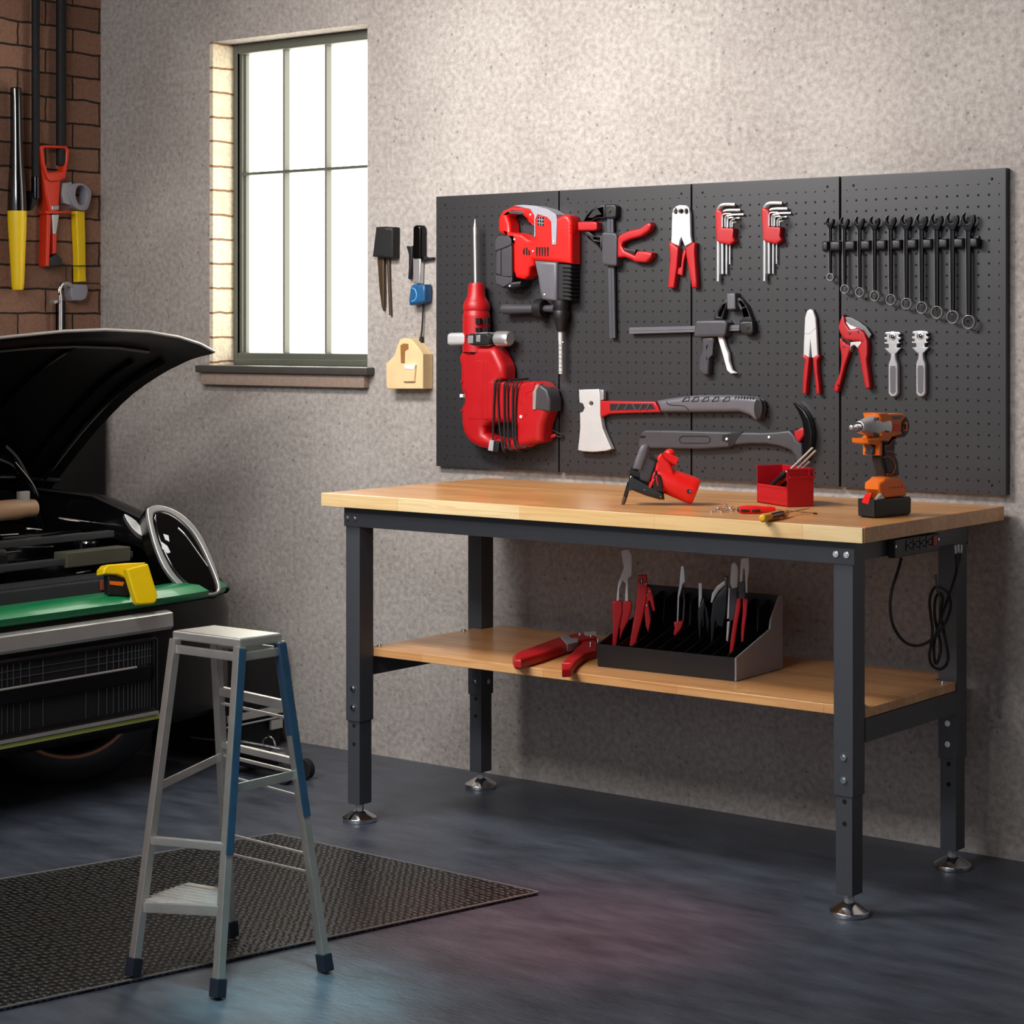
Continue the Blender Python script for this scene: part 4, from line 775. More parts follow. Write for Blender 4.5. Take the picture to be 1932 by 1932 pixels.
held('pliers', 'black long-handled pliers with short silver tip in the rack', 'pliers', [
    ('jaws', 'steel', [(1404, 298), (1430, 294), (1430, 400), (1416, 440), (1414, 490), (1404, 490)], -.004, .006),
    ('handle', 'blackg', [(1398, 490), (1436, 400), (1452, 450), (1440, 520), (1422, 600), (1420, 695), (1408, 690), (1400, 580)], -.006, .008),
    ('handle', 'blackg', [(1440, 430), (1468, 480), (1482, 560), (1476, 640), (1462, 640), (1450, 520)], -.012, .002)], .4, .63)
held('pruning_shears', 'black pruning shears with curved silver blade in the rack', 'shears', [
    ('blade', 'steel', [(1488, 432), (1498, 370), (1530, 318), (1590, 274), (1592, 310), (1545, 355), (1518, 400), (1500, 440)], -.002, .006),
    ('handle', 'blackg', [(1576, 250), (1612, 250), (1606, 380), (1600, 490), (1576, 610), (1540, 600), (1520, 560), (1502, 740), (1490, 740), (1488, 560), (1502, 440), (1550, 360), (1590, 320)], -.01, .004)], .45, .74)
held('pliers', 'steel long-nose pliers standing beside the red-handled pair in the rack', 'pliers', [
    ('jaws', 'plate', [(1632, 170), (1648, 152), (1664, 150), (1684, 180), (1686, 250), (1676, 330), (1640, 340), (1624, 300)], -.004, .006),
    ('handle', 'dark', [(1614, 330), (1680, 325), (1676, 460), (1650, 560), (1618, 565)], -.008, .003),
    ('arm', 'steel', [(1614, 330), (1628, 330), (1622, 545), (1602, 552)], -.002, .006), ('handle_end', 'steel', [(1604, 568), (1628, 568), (1622, 640), (1612, 715), (1596, 700)], -.004, .005)], .3, .86)
held('pliers', 'red-handled pliers with flat silver head in the rightmost rack slot', 'pliers', [
    ('jaws', 'plate', [(1700, 124), (1758, 118), (1762, 200), (1748, 290), (1750, 366), (1734, 366), (1728, 200), (1718, 200), (1712, 290), (1692, 290)], -.004, .006),
    ('pivot', 'dark', [(1690, 285), (1735, 290), (1732, 410), (1684, 410)], -.006, .002),
    ('handle', 'red', [(1674, 405), (1704, 405), (1700, 470), (1676, 600), (1660, 720), (1642, 815), (1618, 808), (1628, 700), (1648, 560)], -.006, .009),
    ('handle', 'red2', [(1712, 405), (1750, 412), (1742, 520), (1728, 620), (1720, 705), (1702, 715), (1704, 600), (1714, 500)], -.012, .002)], .3, .945)
HP = Pl((0, 0, SZ), (0, 0, 1))
p = onZ(1040, 1225, SZ)
t = thing('pipe_cutter', 'red pipe cutter lying on the lower shelf beside the rack', 'pipe cutter', p)
def SH(name, mat, pts, n0, n1, b=.006, sm=1): return MB().slab(HP, pts, n0, n1, b, (), Z5, sm, 4).build(name, mat, t)
SH('handle', 'red', [(100, 805), (128, 780), (330, 705), (420, 675), (560, 642), (690, 645), (690, 680), (560, 700), (480, 728), (300, 790), (160, 832), (112, 828)], .0, .030, .009)
SH('moving_handle', 'red2', [(670, 690), (690, 705), (692, 770), (610, 790), (545, 840), (512, 896), (448, 900), (446, 880), (505, 856), (445, 852), (470, 826), (545, 750), (600, 700)], .0, .024, .007)
SH('latch', 'slate', [(436, 672), (490, 656), (512, 680), (560, 682), (562, 708), (486, 724)], .01, .034, .003)
SH('blade', 'plate', [(600, 640), (690, 634), (688, 655), (610, 660)], .01, .033, .001)
for c in ((650, 660), (700, 690), (648, 710), (572, 648)): disc(MB(), HP, c, .005, .02, .035, Z5).build('rivet', 'chrome', t)
# ------------------------------------------------------------------ small tools on the plaster wall beside the window
Z9 = Zm(690, 400, 5.367)
t = wall_thing('wall_brush', 'black square-headed brush with two thin shafts hanging right of the window', 'brush', (180, 1040), Z9, n=0)
S(t, 'brush_head', 'rubber', [(98, 150), (180, 146), (275, 152), (272, 466), (170, 466), (62, 452)], .001, .04, .008, Z9)
S(t, 'shaft', 'brass', [(112, 460), (180, 462), (182, 900), (176, 1005), (160, 970), (136, 800)], .004, .018, .004, Z9)
S(t, 'shaft', 'brass', [(208, 462), (234, 462), (240, 760), (252, 1046), (232, 1046), (220, 740)], .004, .014, .003, Z9)
S(t, 'ferrule', 'chrome', rect(196, 164, 256, 184, 3), .03, .0415, .001, Z9)
t = wall_thing('locking_pliers', 'long dark locking pliers with blue grip hanging left of the pegboard', 'pliers', (500, 940), Z9, n=0)
S(t, 'handle', 'blackchrome', [(474, 150), (500, 132), (540, 134), (556, 160), (556, 470), (470, 470)], .001, .035, .008, Z9)
S(t, 'shaft', 'steel', [(472, 465), (556, 465), (548, 725), (474, 725)], .002, .024, .006, Z9)
S(t, 'lever', 'black', [(408, 344), (440, 350), (470, 340), (470, 470), (460, 560), (440, 684), (424, 676), (432, 560), (432, 430)], .002, .02, .004, Z9)
S(t, 'hook', 'black', [(555, 390), (575, 440), (610, 460), (676, 458), (670, 480), (600, 492), (556, 508)], .002, .02, .004, Z9)
g = S(t, 'grip', 'blue', [(445, 760), (470, 732), (592, 732), (598, 800), (592, 905), (560, 925), (435, 945), (428, 900)], .001, .045, .01, Z9)
MB().tube([WALL.hit(*Z9(c), .0445) for c in ((465, 770), (500, 785), (516, 840), (500, 890), (466, 905))], .0022, 3, 8).build('grip_ring', 'lblue', g)
t = wall_thing('wooden_box', 'pale wooden gabled box with slot mounted under the pliers on the wall', 'box', (400, 1795), Z9, n=0)
bx = S(t, 'box_body', 'whitewood', [(204, 1535), (285, 1455), (305, 1390), (345, 1290), (390, 1276), (460, 1290), (530, 1370), (578, 1440), (578, 1790), (216, 1792), (206, 1750)], .001, .055, .003, Z9)
multi(t, 'slot', 'darkwood', [[(350, 1350), (380, 1330), (430, 1335), (432, 1385), (398, 1410), (394, 1532), (356, 1530)]], .05, .0562, .0005, Z9)
S(t, 'drawer', 'whitewood', [(372, 1552), (500, 1560), (488, 1718), (376, 1720)], .05, .064, .003, Z9)
S(t, 'drawer_lip', 'white', [(385, 1545), (500, 1548), (488, 1598), (400, 1590)], .055, .066, .001, Z9)
t = wall_thing('wire_hook', 'thin black hanging rod dropping onto the wooden box', 'rod', (550, 1345), Z9, n=0)
MB().tube([WALL.hit(*Z9(c), .012) for c in ((580, 930), (576, 1080), (566, 1220), (552, 1300))], .003, 3, 8).build('rod', 'black', t)
S(t, 'rod_tip', 'black', [(545, 1260), (562, 1262), (562, 1340), (526, 1322)], .004, .018, .003, Z9)
# ------------------------------------------------------------------ tools on the brick wall
LW = Pl((XL, 0, 0), (1, 0, 0)); ZL = Zm(0, 150, 3.943)
def lw(name, label, cat, c): return thing(name, label, cat, LW.hit(*ZL(c), .0))
def lv(parent, name, mat, pr_, n, cx, cx2=None, seg=22):
    y0, y1 = pr_[0][0], pr_[-1][0]; A = LW.hit(*ZL((cx, y0)), n); B = LW.hit(*ZL((cx if cx2 is None else cx2, y1)), n); d = (A - CAM).dot(FW) / F / ZL.k; L = (B - A).length
    return MB().lathe(A, B - A, [((y - y0) / (y1 - y0) * L, r * d) for y, r in pr_], seg).build(name, mat, parent)
def SL(parent, name, mat, pts, n0, n1, b=.003, holes=(), sm=1): return MB().slab(LW, pts, n0, n1, b, holes, ZL, sm).build(name, mat, parent)
t = lw('cone_baton', 'black and yellow tapered wand hanging on the brick wall', 'wand', (125, 1560))
lv(t, 'black_handle', 'blackg', [(60, 38), (70, 42), (300, 44), (480, 46), (650, 54), (780, 64), (900, 70), (978, 71)], .042, 117, 127)
lv(t, 'yellow_sleeve', 'yellow', [(978, 70), (1000, 71), (1100, 68), (1300, 58), (1500, 48), (1558, 43), (1566, 36)], .042, 127, 133)
for l, cx, yb, r in (('thinner black pipe running down the brick wall', 265, 830, 30), ('thicker black pipe running down the brick wall above the red handle', 455, 640, 38)):
    A = LW.hit(*ZL((cx, yb)), .035); d = (A - CAM).dot(FW) / F / ZL.k
    t = thing('wall_pipe', l, 'pipe', (XL + .035, A.y, A.z))
    MB().cyl(A, (0, 0, 1), r * d, ZC - A.z - .002, 20).build('pipe', 'blackm', t)
    if r == 30:
        MB().cyl(A + V((0, 0, -.03)), (0, 0, 1), r * d * 1.12, .085, 16).build('pipe_coupling', 'blackchrome', t)
        SL(t, 'pipe_bracket', 'blackm', [(245, 840), (300, 840), (290, 900), (240, 975), (225, 975), (240, 900)], .0, .04)
t = lw('grip_tool', 'orange-red D-handled tool hanging on the brick wall', 'hand tool', (400, 1385))
SL(t, 'd_handle', 'vermil', [(305, 495), (330, 486), (500, 492), (522, 520), (515, 600), (495, 735), (440, 760), (380, 760), (350, 740), (318, 620)], .02, .06, .008, [[(330, 515), (345, 508), (485, 514), (498, 530), (492, 610), (472, 682), (360, 688), (342, 620)]])
SL(t, 'neck', 'vermil', [(312, 640), (355, 700), (460, 720), (450, 860), (440, 985), (372, 990), (345, 870)], .0, .05, .01)
SL(t, 'ferrule', 'chrome', [(385, 940), (440, 935), (440, 968), (388, 972)], .03, .054, .003)
SL(t, 'cross_guard', 'vermil', [(340, 978), (540, 980), (540, 992), (345, 1000)], .0, .05, .002)
SL(t, 'side_plate', 'vermil', [(352, 1000), (382, 1008), (378, 1120), (368, 1388), (342, 1392), (348, 1180)], .0, .045, .003)
SL(t, 'blade', 'steel', [(385, 1005), (442, 1002), (430, 1090), (420, 1150), (395, 1150)], .0, .035, .003)
SL(t, 'inner_grip', 'vermil', [(396, 1145), (424, 1148), (422, 1290), (396, 1300)], .0, .04, .004)
SL(t, 'end_cap', 'black', [(374, 1325), (420, 1295), (462, 1330), (465, 1386), (372, 1388)], .0, .045, .004)
t = lw('adjustable_wrench', 'grey round-headed wrench with yellow handle on the brick wall', 'wrench', (612, 1505))
SL(t, 'jaw_block', 'grey', [(470, 770), (540, 762), (530, 850), (540, 940), (480, 920), (460, 850)], .0, .04, .006)
SL(t, 'wrench_head', 'slate', [(530, 790), (580, 772), (630, 780), (680, 830), (672, 910), (650, 965), (600, 972), (550, 940), (520, 870)], .0, .05, .002, [[(572, 810), (590, 790), (625, 795), (650, 840), (640, 910), (600, 935), (575, 905), (562, 850)]], 3)
SL(t, 'handle', 'yellow', [(568, 978), (634, 978), (640, 1200), (642, 1440), (646, 1506), (586, 1506), (582, 1300)], .0, .035, .006)
t = lw('wire_shelf', 'thin black wire rack behind the yellow-handled wrench', 'wire rack', (560, 1500))
mb = MB()
for q in (((340, 1392), (640, 1386)), ((480, 1512), (738, 1518)), ((492, 1390), (490, 1512))): mb.tube([LW.hit(*ZL(c), .045) for c in q], .0022, 1, 8)
for c in ((480, 1512), (735, 1518)): mb.tube([LW.hit(*ZL(c), .045), LW.hit(*ZL(c), .0)], .0022, 1, 8)
mb.build('wire', 'black', t)
t = lw('wall_faucet', 'bent chrome pipe with grey block on the brick wall behind the hood', 'pipe fitting', (445, 1870))
MB().tube([LW.hit(*ZL(c), n) for c, n in (((448, 1990), .05), ((448, 1640), .05), ((440, 1580), .05), ((455, 1530), .05), ((490, 1518), .05), ((525, 1530), .045), ((540, 1560), .03))], .0085, 4, 14).build('bent_pipe', 'chrome', t)
SL(t, 'pipe_post', 'blackchrome', [(462, 1640), (490, 1645), (490, 1990), (462, 1990)], .0, .04, .004)
SL(t, 'fitting_block', 'slate', [(530, 1520), (650, 1525), (660, 1570), (645, 1630), (610, 1648), (545, 1645), (530, 1600)], .0, .045, .006)
SL(t, 'spout', 'silver', [(400, 1655), (412, 1640), (440, 1640), (436, 1662), (408, 1672)], .03, .06, .004)
tag(MB().box((XL + .001, -.46, .02), (XL + .082, -.05, 1.30), .003).build('wall_cabinet', 'blackm'), 'flat black cabinet against the brick wall behind the open hood', 'cabinet')
# ------------------------------------------------------------------ floor mat
mb = MB(); c = [onZ(1015, 1689, 0), onZ(520, 1578, 0), onZ(-420, 1735, 0), onZ(-420, 2000, 0)]
mb.loops(Pl((0, 0, 0), (0, 0, 1)), [[V((p.x, p.y)) for p in c][::-1] if False else [V((p.x, p.y)) for p in c]], .0005, .009, .003)
fmat = mb.build('floor_mat', 'mat'); tag(fmat, 'black ribbed rubber mat on the floor under the step ladder', 'mat')
MB().tube([V((q_.x, q_.y, .0085)) for q_ in c], .0028, 1, 6, True).build('edge_strip', 'matedge', fmat)
m0 = .009
# ------------------------------------------------------------------ step ladder
ZT = .794
top = dict(l=onZ(326, 1189, ZT), m=onZ(453, 1205, ZT), r=onZ(532, 1194, ZT)); top['b'] = top['l'] + top['r'] - top['m']
ft = dict(l=onZ(250, 1845, m0), m=onZ(410, 1885, .0), r=onZ(615, 1835, .0), b=onZ(436, 1768, m0))
cen = (top['l'] + top['r']) / 2
t = thing('step_ladder', 'worn aluminium step ladder standing half on the black mat', 'step ladder', (cen.x, cen.y, 0))
tl = Pl((0, 0, 0), (0, 0, 1)); mb = MB()
cs = [V((p.x, p.y)) for p in (top['m'], top['r'], top['b'], top['l'])]
mb.loops(tl, [cs], ZT - .022, ZT, .006, 4); mb.build('platform', 'alu', t)
lt, lp = {}, {}
for k in 'lmrb':
    a = top[k].lerp(cen, .05); a.z = ZT - .02; f_ = ft[k]
    lt[k] = (a, f_)
    z0 = f_.z + .03; d = (f_ - a); e = a + d * ((z0 - a.z) / d.z)
    sd = (ft['r'] - ft['m']); 
    leg = MB().bar(a, e, .019, .026, sd, .002).build('leg', 'alu', t)
    if k in 'mr': mb = MB(); mb.bar(a + V((.0022, 0, -.004)), a.lerp(e, .55 if k == 'r' else .62) + V((.0022, 0, 0)), .0195, .0262, sd, .001); mb.build('blue_facing', pm('worn_blue_paint_' + k, (58, 92, 122), .4, .5, .2, 25), leg)
    fm = MB(); g = a + d * ((f_.z + .045 - a.z) / d.z)
    fm.bar(g, f_ + V((0, 0, .004)), .027, .034, sd, .003); fm.build('rubber_foot', pm('foot_rubber_' + k, (22, 30, 44), .5), leg)
def at(k, s): a, f_ = lt[k]; return a.lerp(f_, s)
def rail(name, k1, s1, k2, s2, w, th, mat='alu'):
    p, q = at(k1, s1), at(k2, s2); MB().bar(p, q, w, th, (0, 0, 1), .0015).build(name, mat, t)
rail('rung', 'l', .60, 'm', .575, .018, .016)
rail('rung', 'b', .36, 'r', .365, .016, .014); rail('rung', 'b', .395, 'r', .40, .008, .008)
rail('rung', 'b', .185, 'r', .195, .022, .014); rail('rung', 'b', .225, 'r', .235, .007, .006)
rail('brace', 'm', .412, 'r', .402, .022, .005); rail('brace', 'l', .445, 'b', .40, .02, .005)
rail('rung', 'b', .655, 'r', .645, .006, .006); rail('rung', 'b', .72, 'r', .70, .006, .006); rail('rung', 'b', .46, 'r', .47, .006, .006)
p0, p1, p2, p3 = at('l', .795), at('m', .755), at('m', .755).lerp(at('b', .62), .55), at('l', .795).lerp(at('b', .62), .55)
mb = MB(); mb.bar(p0, p1, .024, .012, (0, 0, 1), .002); zt = (p0.z + p1.z) / 2
mb.loops(tl, [[V((p.x, p.y)) for p in (p0, p1, p2, p3)]], zt - .004, zt + .008, .002); st = mb.build('step', 'alu', t)
mb = MB()
for i in range(7): s_ = .12 + i * .12; mb.bar(p0.lerp(p3, s_) + V((0, 0, zt + .009 - p0.lerp(p3, s_).z)), p1.lerp(p2, s_) + V((0, 0, zt + .009 - p1.lerp(p2, s_).z)), .004, .003, None, .0008)
mb.build('step_tread', 'steel', st)
mb = MB(); a, b = at('m', .03), at('r', .03); mb.bar(a, b, .02, .012, (0, 0, 1), .002); a, b = at('l', .03), at('m', .03); mb.bar(a, b, .02, .012, (0, 0, 1), .002); a, b = at('b', .03), at('r', .03); mb.bar(a, b, .02, .01, (0, 0, 1), .002); mb.build('platform_bracket', 'alu', t)
# ------------------------------------------------------------------ dark equipment between the car and the wall
def gy(u, v, y): return onY(u, v, y)
bx = onY(533, 1225, -.08).x; ax = bx - .36; zt = onY(500, 1222, -.2).z
t = thing('tool_cabinet', 'low black cabinet with pale shelf rail, half hidden behind the step ladder', 'cabinet', ((ax + bx) / 2, -.23, 0))
MB().box((ax, -.38, .17), (bx, -.06, zt), .006).build('cabinet_body', 'rubber', t)
z = onX(500, 1342, bx).z
MB().box((bx + .001, -.375, z - .014), (bx + .016, -.07, z + .014), .003).build('shelf_rail', 'alu', t)
MB().box((bx + .001, -.375, z - .032), (bx + .012, -.07, z - .024), .002).build('lower_rail', 'chrome', t)
MB().box((bx + .001, -.15, z - .07), (bx + .012, -.09, z - .035), .002).build('corner_bracket', 'alu', t)
MB().box((ax - .02, -.37, .0), (bx - .01, -.08, .17), .005).build('plinth', 'blackm', t)
p = onZ(560, 1476, 0); 
t = thing('floor_jack', 'black wheeled floor jack with chrome handle on the floor behind the ladder', 'jack', (p.x - .1, p.y - .02, 0))
MB().box((p.x - .30, p.y - .06, .035), (p.x - .02, p.y + .05, .085), .012).build('jack_body', 'blackg', t)
for dx, dy in ((-.01, -.05), (-.01, .05), (-.27, -.06), (-.27, .06)):
    w = MB(); w.cyl((p.x + dx, p.y + dy - .012, .035), (0, 1, 0), .035, .026, 20); w.build('wheel', 'rubber', t)
MB().tube([V((p.x - .40, p.y - .10, .12)), V((p.x - .2, p.y - .04, .115)), V((p.x - .06, p.y + .0, .10))], .006, 2, 10).build('jack_handle', 'chrome', t)
MB().lathe((p.x - .06, p.y, .08), (0, 0, 1), [(0, .04), (.012, .045), (.02, .04), (.024, .02)], 20).build('lift_pad', 'dark', t)
MB().tube([V((p.x - .1 + .03 * cos(a), p.y - .03, .115 + .03 * sin(a))) for a in [radians(k) for k in range(0, 181, 20)]], .003, 2, 8).build('carry_ring', 'chrome', t)

# ------------------------------------------------------------------ car with raised hood
X0, YC, HW, RA, NP = -5.10, -1.3, .872, .42, 4.6
XB = -6.36
def plan(th, e=0):                             # th 0..pi, 0 = left flank, pi/2 = nose centre
    c, s = cos(th), sin(th)
    y = YC + (HW + e) * (1 if c >= 0 else -1) * abs(c) ** (2 / NP); x = X0 - RA + (RA + e) * abs(s) ** (2 / NP)
    return x, y
TH = [i / 48 * pi for i in range(49)]
def shell(mb, lev, th=TH, back=True):          # lev: list of (z or f(th), e)
    G = []
    for z, e in lev:
        r = []
        if back: r.append(V((XB, YC + HW + e, z(0) if callable(z) else z)))
        for a in th:
            x, y = plan(a, e if not callable(e) else e(a)); r.append(V((x, y, z(a) if callable(z) else z)))
        if back: r.append(V((XB, YC - HW - e, z(pi) if callable(z) else z)))
        G.append(r)
    mb.grid(G); return mb
def thy(y):                                    # angle of the plan curve at which it reaches y
    c = (y - YC) / HW; s = 1 if c >= 0 else -1
    return math.acos(s * abs(c) ** (NP / 2))
def zz(u, v): return onX(u, v, X0).z
car = thing('car', 'dark green and black car with its hood raised', 'car', (-5.6, YC, 0))
z_lo, z_spl0, z_spl1, z_chr = zz(155, 1404), zz(155, 1382), zz(155, 1374), zz(155, 1362)
z_g0, z_gm0, z_gm1, z_g1 = zz(155, 1357), zz(155, 1305), zz(155, 1272), zz(155, 1230)
z_s0, z_s1, z_gr0, z_gr1 = zz(155, 1211), zz(155, 1176), zz(155, 1166), zz(155, 1134)
yl = onX(288, 1280, X0).y; t0, t1 = thy(yl), pi - thy(yl); tl_ = [t0 + (t1 - t0) * i / 40 for i in range(41)]
mb = MB(); shell(mb, [(z_lo, -.16), (z_lo - .005, -.05), (z_lo + .02, -.012), (z_g0 - .01, 0), (z_g1 + .02, 0), (z_s0 + .02, .0), (z_gr0, -.012), (z_gr0 + .005, -.05)]); mb.build('bumper', 'carblack', car, 30)
mb = MB(); shell(mb, [(z_spl0, -.002), (z_spl0, .014), (z_spl1, .014), (z_spl1, -.002)], [t0 - .02 + (t1 - t0 + .04) * i / 40 for i in range(41)], False); mb.build('splitter_strip', 'lime', car, 30)
mb = MB(); shell(mb, [(z_chr - .016, -.002), (z_chr - .016, .022), (z_chr - .006, .022), (z_chr - .006, -.002)], tl_, False); mb.build('lower_chrome_strip', 'silver', car, 30)
g = MB(); shell(g, [(z_g0, .003), (z_g1, .003)], tl_, False); gr = g.build('grille', 'blackm', car, 30)
mb = MB()
def arc(z, e, tA, tB, n=30):
    out = []
    for i in range(n + 1):
        x, y_ = plan(tA + (tB - tA) * i / n, e); out.append(V((x, y_, z)))
    return out
mb.tube(arc(z_g1 + .008, .008, t0, t1) + arc(z_g0 - .008, .008, t1, t0), .010, 1, 8, True); mb.build('grille_surround', 'carblack', gr)
mb = MB()
for k in range(1, 3): mb.tube(arc(z_gm1 + (z_g1 - z_gm1) * k / 3, .006, t0, t1), .0016, 1, 5)
for i in range(30):
    a = t0 + (t1 - t0) * (i + .5) / 30; x, y_ = plan(a, .006); mb.tube([V((x, y_, z_gm1)), V((x, y_, z_g1))], .0016, 1, 5)
    mb.tube([V((x, y_, z_g0)), V((x, y_, z_gm0))], .0013, 1, 5)
mb.build('grille_mesh', 'engine', gr)
mb = MB(); shell(mb, [(z_gm0, .003), (z_gm0 + .006, .02), (z_gm1 - .006, .024), (z_gm1, .003)], [t0 + .03 + (t1 - t0 - .06) * i / 40 for i in range(41)], False); mb.build('grille_bar', 'carblack', gr, 30)
mb = MB(); mb.tube(arc(z_gm1 - .002, .022, t0 + .07, t1 - .07), .004, 1, 8); mb.build('chrome_strip', 'silver', gr)
ys = onX(318, 1190, X0).y; ts0, ts1 = thy(ys), pi - thy(ys)
mb = MB(); shell(mb, [(z_s0, -.004), (z_s0, .012), (z_s0 + .01, .018), (z_s1 - .006, .016), (z_s1, .008), (z_s1 + .004, -.006)], [ts0 + (ts1 - ts0) * i / 40 for i in range(41)], False); mb.build('bumper_trim', 'silver', car, 30)
ZTAB = [(-6.4, .945), (-5.8, .912), (-5.56, .862), (-5.45, .80), (-5.35, .715), (-5.25, .63), (-5.18, z_gr1 - .01), (-5.0, z_gr1)]
def ztop(a):
    x, y_ = plan(a)
    for (x0, z0), (x1, z1) in zip(ZTAB, ZTAB[1:]):
        if x0 <= x <= x1: return z0 + (z1 - z0) * (x - x0) / (x1 - x0)
    return z_gr1
nose = [a for a in TH if thy(YC + .78) <= a <= pi - thy(YC + .78)]
mb = MB(); shell(mb, [(z_gr0 + .002, -.014), (z_gr0 + .012, .0), (lambda a: z_gr0 + (z_gr1 - z_gr0) * .55, .004), (lambda a: z_gr1 - .004, -.02), (lambda a: z_gr1 + .004, -.05), (lambda a: z_gr1 + .002, -.10), (lambda a: z_gr1 - .02, -.115)], nose, False); mb.build('nose_panel', 'greenp', car, 50)
for nm, ths in (('fender', [a for a in TH if a <= nose[0] + 1e-4]), ('fender', [a for a in TH if a >= nose[-1] - 1e-4][::-1])):
    sg = 1 if ths[0] < 1 else -1; G = []
    for fz, e in ((0, -.014), (.04, .0), (.3, .008), (.6, .0), (.85, -.025), (.96, -.055), (1.0, -.10), (.985, -.15), (.93, -.165), (.6, -.17)):
        r = [V((XB, YC + sg * (HW + e), z_gr0 + (.935 - z_gr0) * fz))] + [V((-5.8, YC + sg * (HW + e), z_gr0 + (.915 - z_gr0) * fz))]
        for a in ths:
            x, y_ = plan(a, e); r.append(V((x, y_, z_gr0 + .002 + (ztop(a) - z_gr0) * fz)))
        G.append(r)
    mb = MB(); mb.grid(G); fd = mb.build(nm, 'carblack', car, 50)
    mb = MB(); mb.tube([V(p) + V((0, 0, .004)) for p in G[7]], .004, 1, 6); mb.build('rim_seal', 'dark', fd)
mb = MB(); mb.box((XB, YC - HW + .03, .35), (XB + .02, YC + HW - .03, .92), .004); mb.build('firewall', 'blackm', car)
MB().box((XB + .02, YC - HW + .1, .34), (X0 - .12, YC + HW - .1, .36)).build('engine_tray', 'blackm', car)
# under-hood parts
MB().box((-6.2, -1.75, .36), (-5.66, -1.05, .78), .03).build('engine_block', 'engine', car)
MB().box((-6.15, -1.62, .78), (-5.72, -1.18, .85), .02).build('engine_cover', 'blackg', car)
MB().box((-6.2, -.98, .36), (-5.80, -.62, .80), .012).build('battery_box', 'blackg', car)
MB().box((-5.70, -1.9, .36), (-5.66, -.62, .70), .006).build('fan_shroud', 'blackg', car)
mb = MB(); mb.box((-5.42, -1.9, .45), (-5.30, -.76, z_gr1 + .03), .008)
for i in range(70): y_ = -1.88 + i * .0155; mb.box((-5.415, y_, z_gr1 + .028), (-5.305, y_ + .007, z_gr1 + .036))
mb.build('radiator', 'engine', car)
for x, z, mt, w in ((-5.50, .735, 'engine', .03), (-5.60, .80, 'engine', .035)):
    MB().box((x, -1.9, z - .012), (x + w, -.68, z + .012), .004).build('cross_brace', mt, car)
MB().box((-5.53, -.98, .715), (-5.46, -.70, .765), .004).build('radiator_plate', 'yellowgrey', car)
MB().box((-5.298, -.98, z_gr1 - .005), (-5.29, -.88, z_gr1 + .025), .001).build('warning_label', 'rust', car)
p = onX(165, 1012, -5.68); mb = MB(); mb.lathe((-5.68, p.y, p.z - .05), (0, 0, 1), [(0, .045), (.03, .048), (.034, .032), (.05, .034), (.06, .03)], 22); mb.build('filler_cap', 'chrome', car)
mb = MB(); mb.tube([V((-5.66, p.y, p.z - .04)), V((-5.62, p.y + .02, p.z - .09)), V((-5.62, p.y + .03, p.z - .16))], .007, 3, 10); mb.build('hose', 'blackchrome', car)
q = onX(20, 962, -5.75); mb = MB(); mb.tube([q + V((0, -.12, 0)), q, q + V((0, .10, .0))], [.02, .035, .03], 4, 14); mb.build('coolant_tank', 'tan', car)
for u0, v0, u1, v1, x in ((50, 997, 78, 1000, -5.7), (0, 1010, 34, 1008, -5.7), (0, 1033, 100, 1032, -5.64), (10, 1044, 40, 1041, -5.62), (110, 978, 215, 991, -5.72), (142, 1082, 170, 1077, -5.46)): MB().tube([onX(u0, v0, x), onX(u1, v1, x)], .004, 1, 8).build('fuel_line', 'chrome', car)
p = onX(45, 940, -5.75); MB().box((-5.76, p.y - .025, p.z - .02), (-5.74, p.y + .02, p.z + .025), .004).build('fuse_cover', 'silver', car)
# headlight
def catmull_px(ps): return ps
hc = onX(345, 1040, -5.23); hn = V((.80, -.42, .42)); HL = Pl(hc, hn)
outer = [(276, 965), (282, 954), (298, 951), (325, 958), (352, 975), (378, 1005), (402, 1055), (417, 1100), (416, 1118), (398, 1124), (368, 1120), (336, 1104), (308, 1070), (288, 1020)]
inner = [(290, 978), (297, 967), (318, 968), (345, 985), (370, 1014), (394, 1062), (409, 1102), (404, 1114), (380, 1112), (346, 1096), (320, 1064), (300, 1020)]
hl = MB(); hl.slab(HL, outer, -.10, .012, .012, (), ID, 3, 4); hlo = hl.build('headlight', 'carblack', car)
cx_ = sum(q_[0] for q_ in outer) / len(outer); cy_ = sum(q_[1] for q_ in outer) / len(outer)
sc_ = lambda k, ps: [(cx_ + (q_[0] - cx_) * k, cy_ + (q_[1] - cy_) * k) for q_ in ps]
MB().slab(HL, sc_(.985, outer), .0, .022, .005, [catmull_px(sc_(1.02, inner))], ID, 3, 3).build('headlight_ring', 'silver', hlo)
MB().slab(HL, sc_(1.03, inner), -.02, .03, .012, (), ID, 3, 5).build('headlight_lens', 'glass', hlo)
mb = MB(); mb.slab(HL, [(308, 1007), (318, 1010), (320, 1022), (312, 1018)], .02, .0318, .001); mb.slab(HL, [(305, 1022), (316, 1030), (322, 1042), (316, 1044), (306, 1034)], .02, .0318, .001); mb.build('bulb', 'white', hlo)
mb = MB(); mb.tube([HL.hit(*c, .034) for c in ((336, 996), (352, 1012), (372, 1040), (392, 1068))], .0018, 3, 6); mb.build('reflector_strip', 'chrome', hlo)
sg_ = Pl(onX(256, 990, -5.42), (.75, -.5, .45))
MB().slab(sg_, [(234, 970), (246, 975), (262, 988), (277, 1012), (262, 1008), (246, 992)], -.02, .012, .004, (), ID, 3).build('side_marker', 'silver', car)
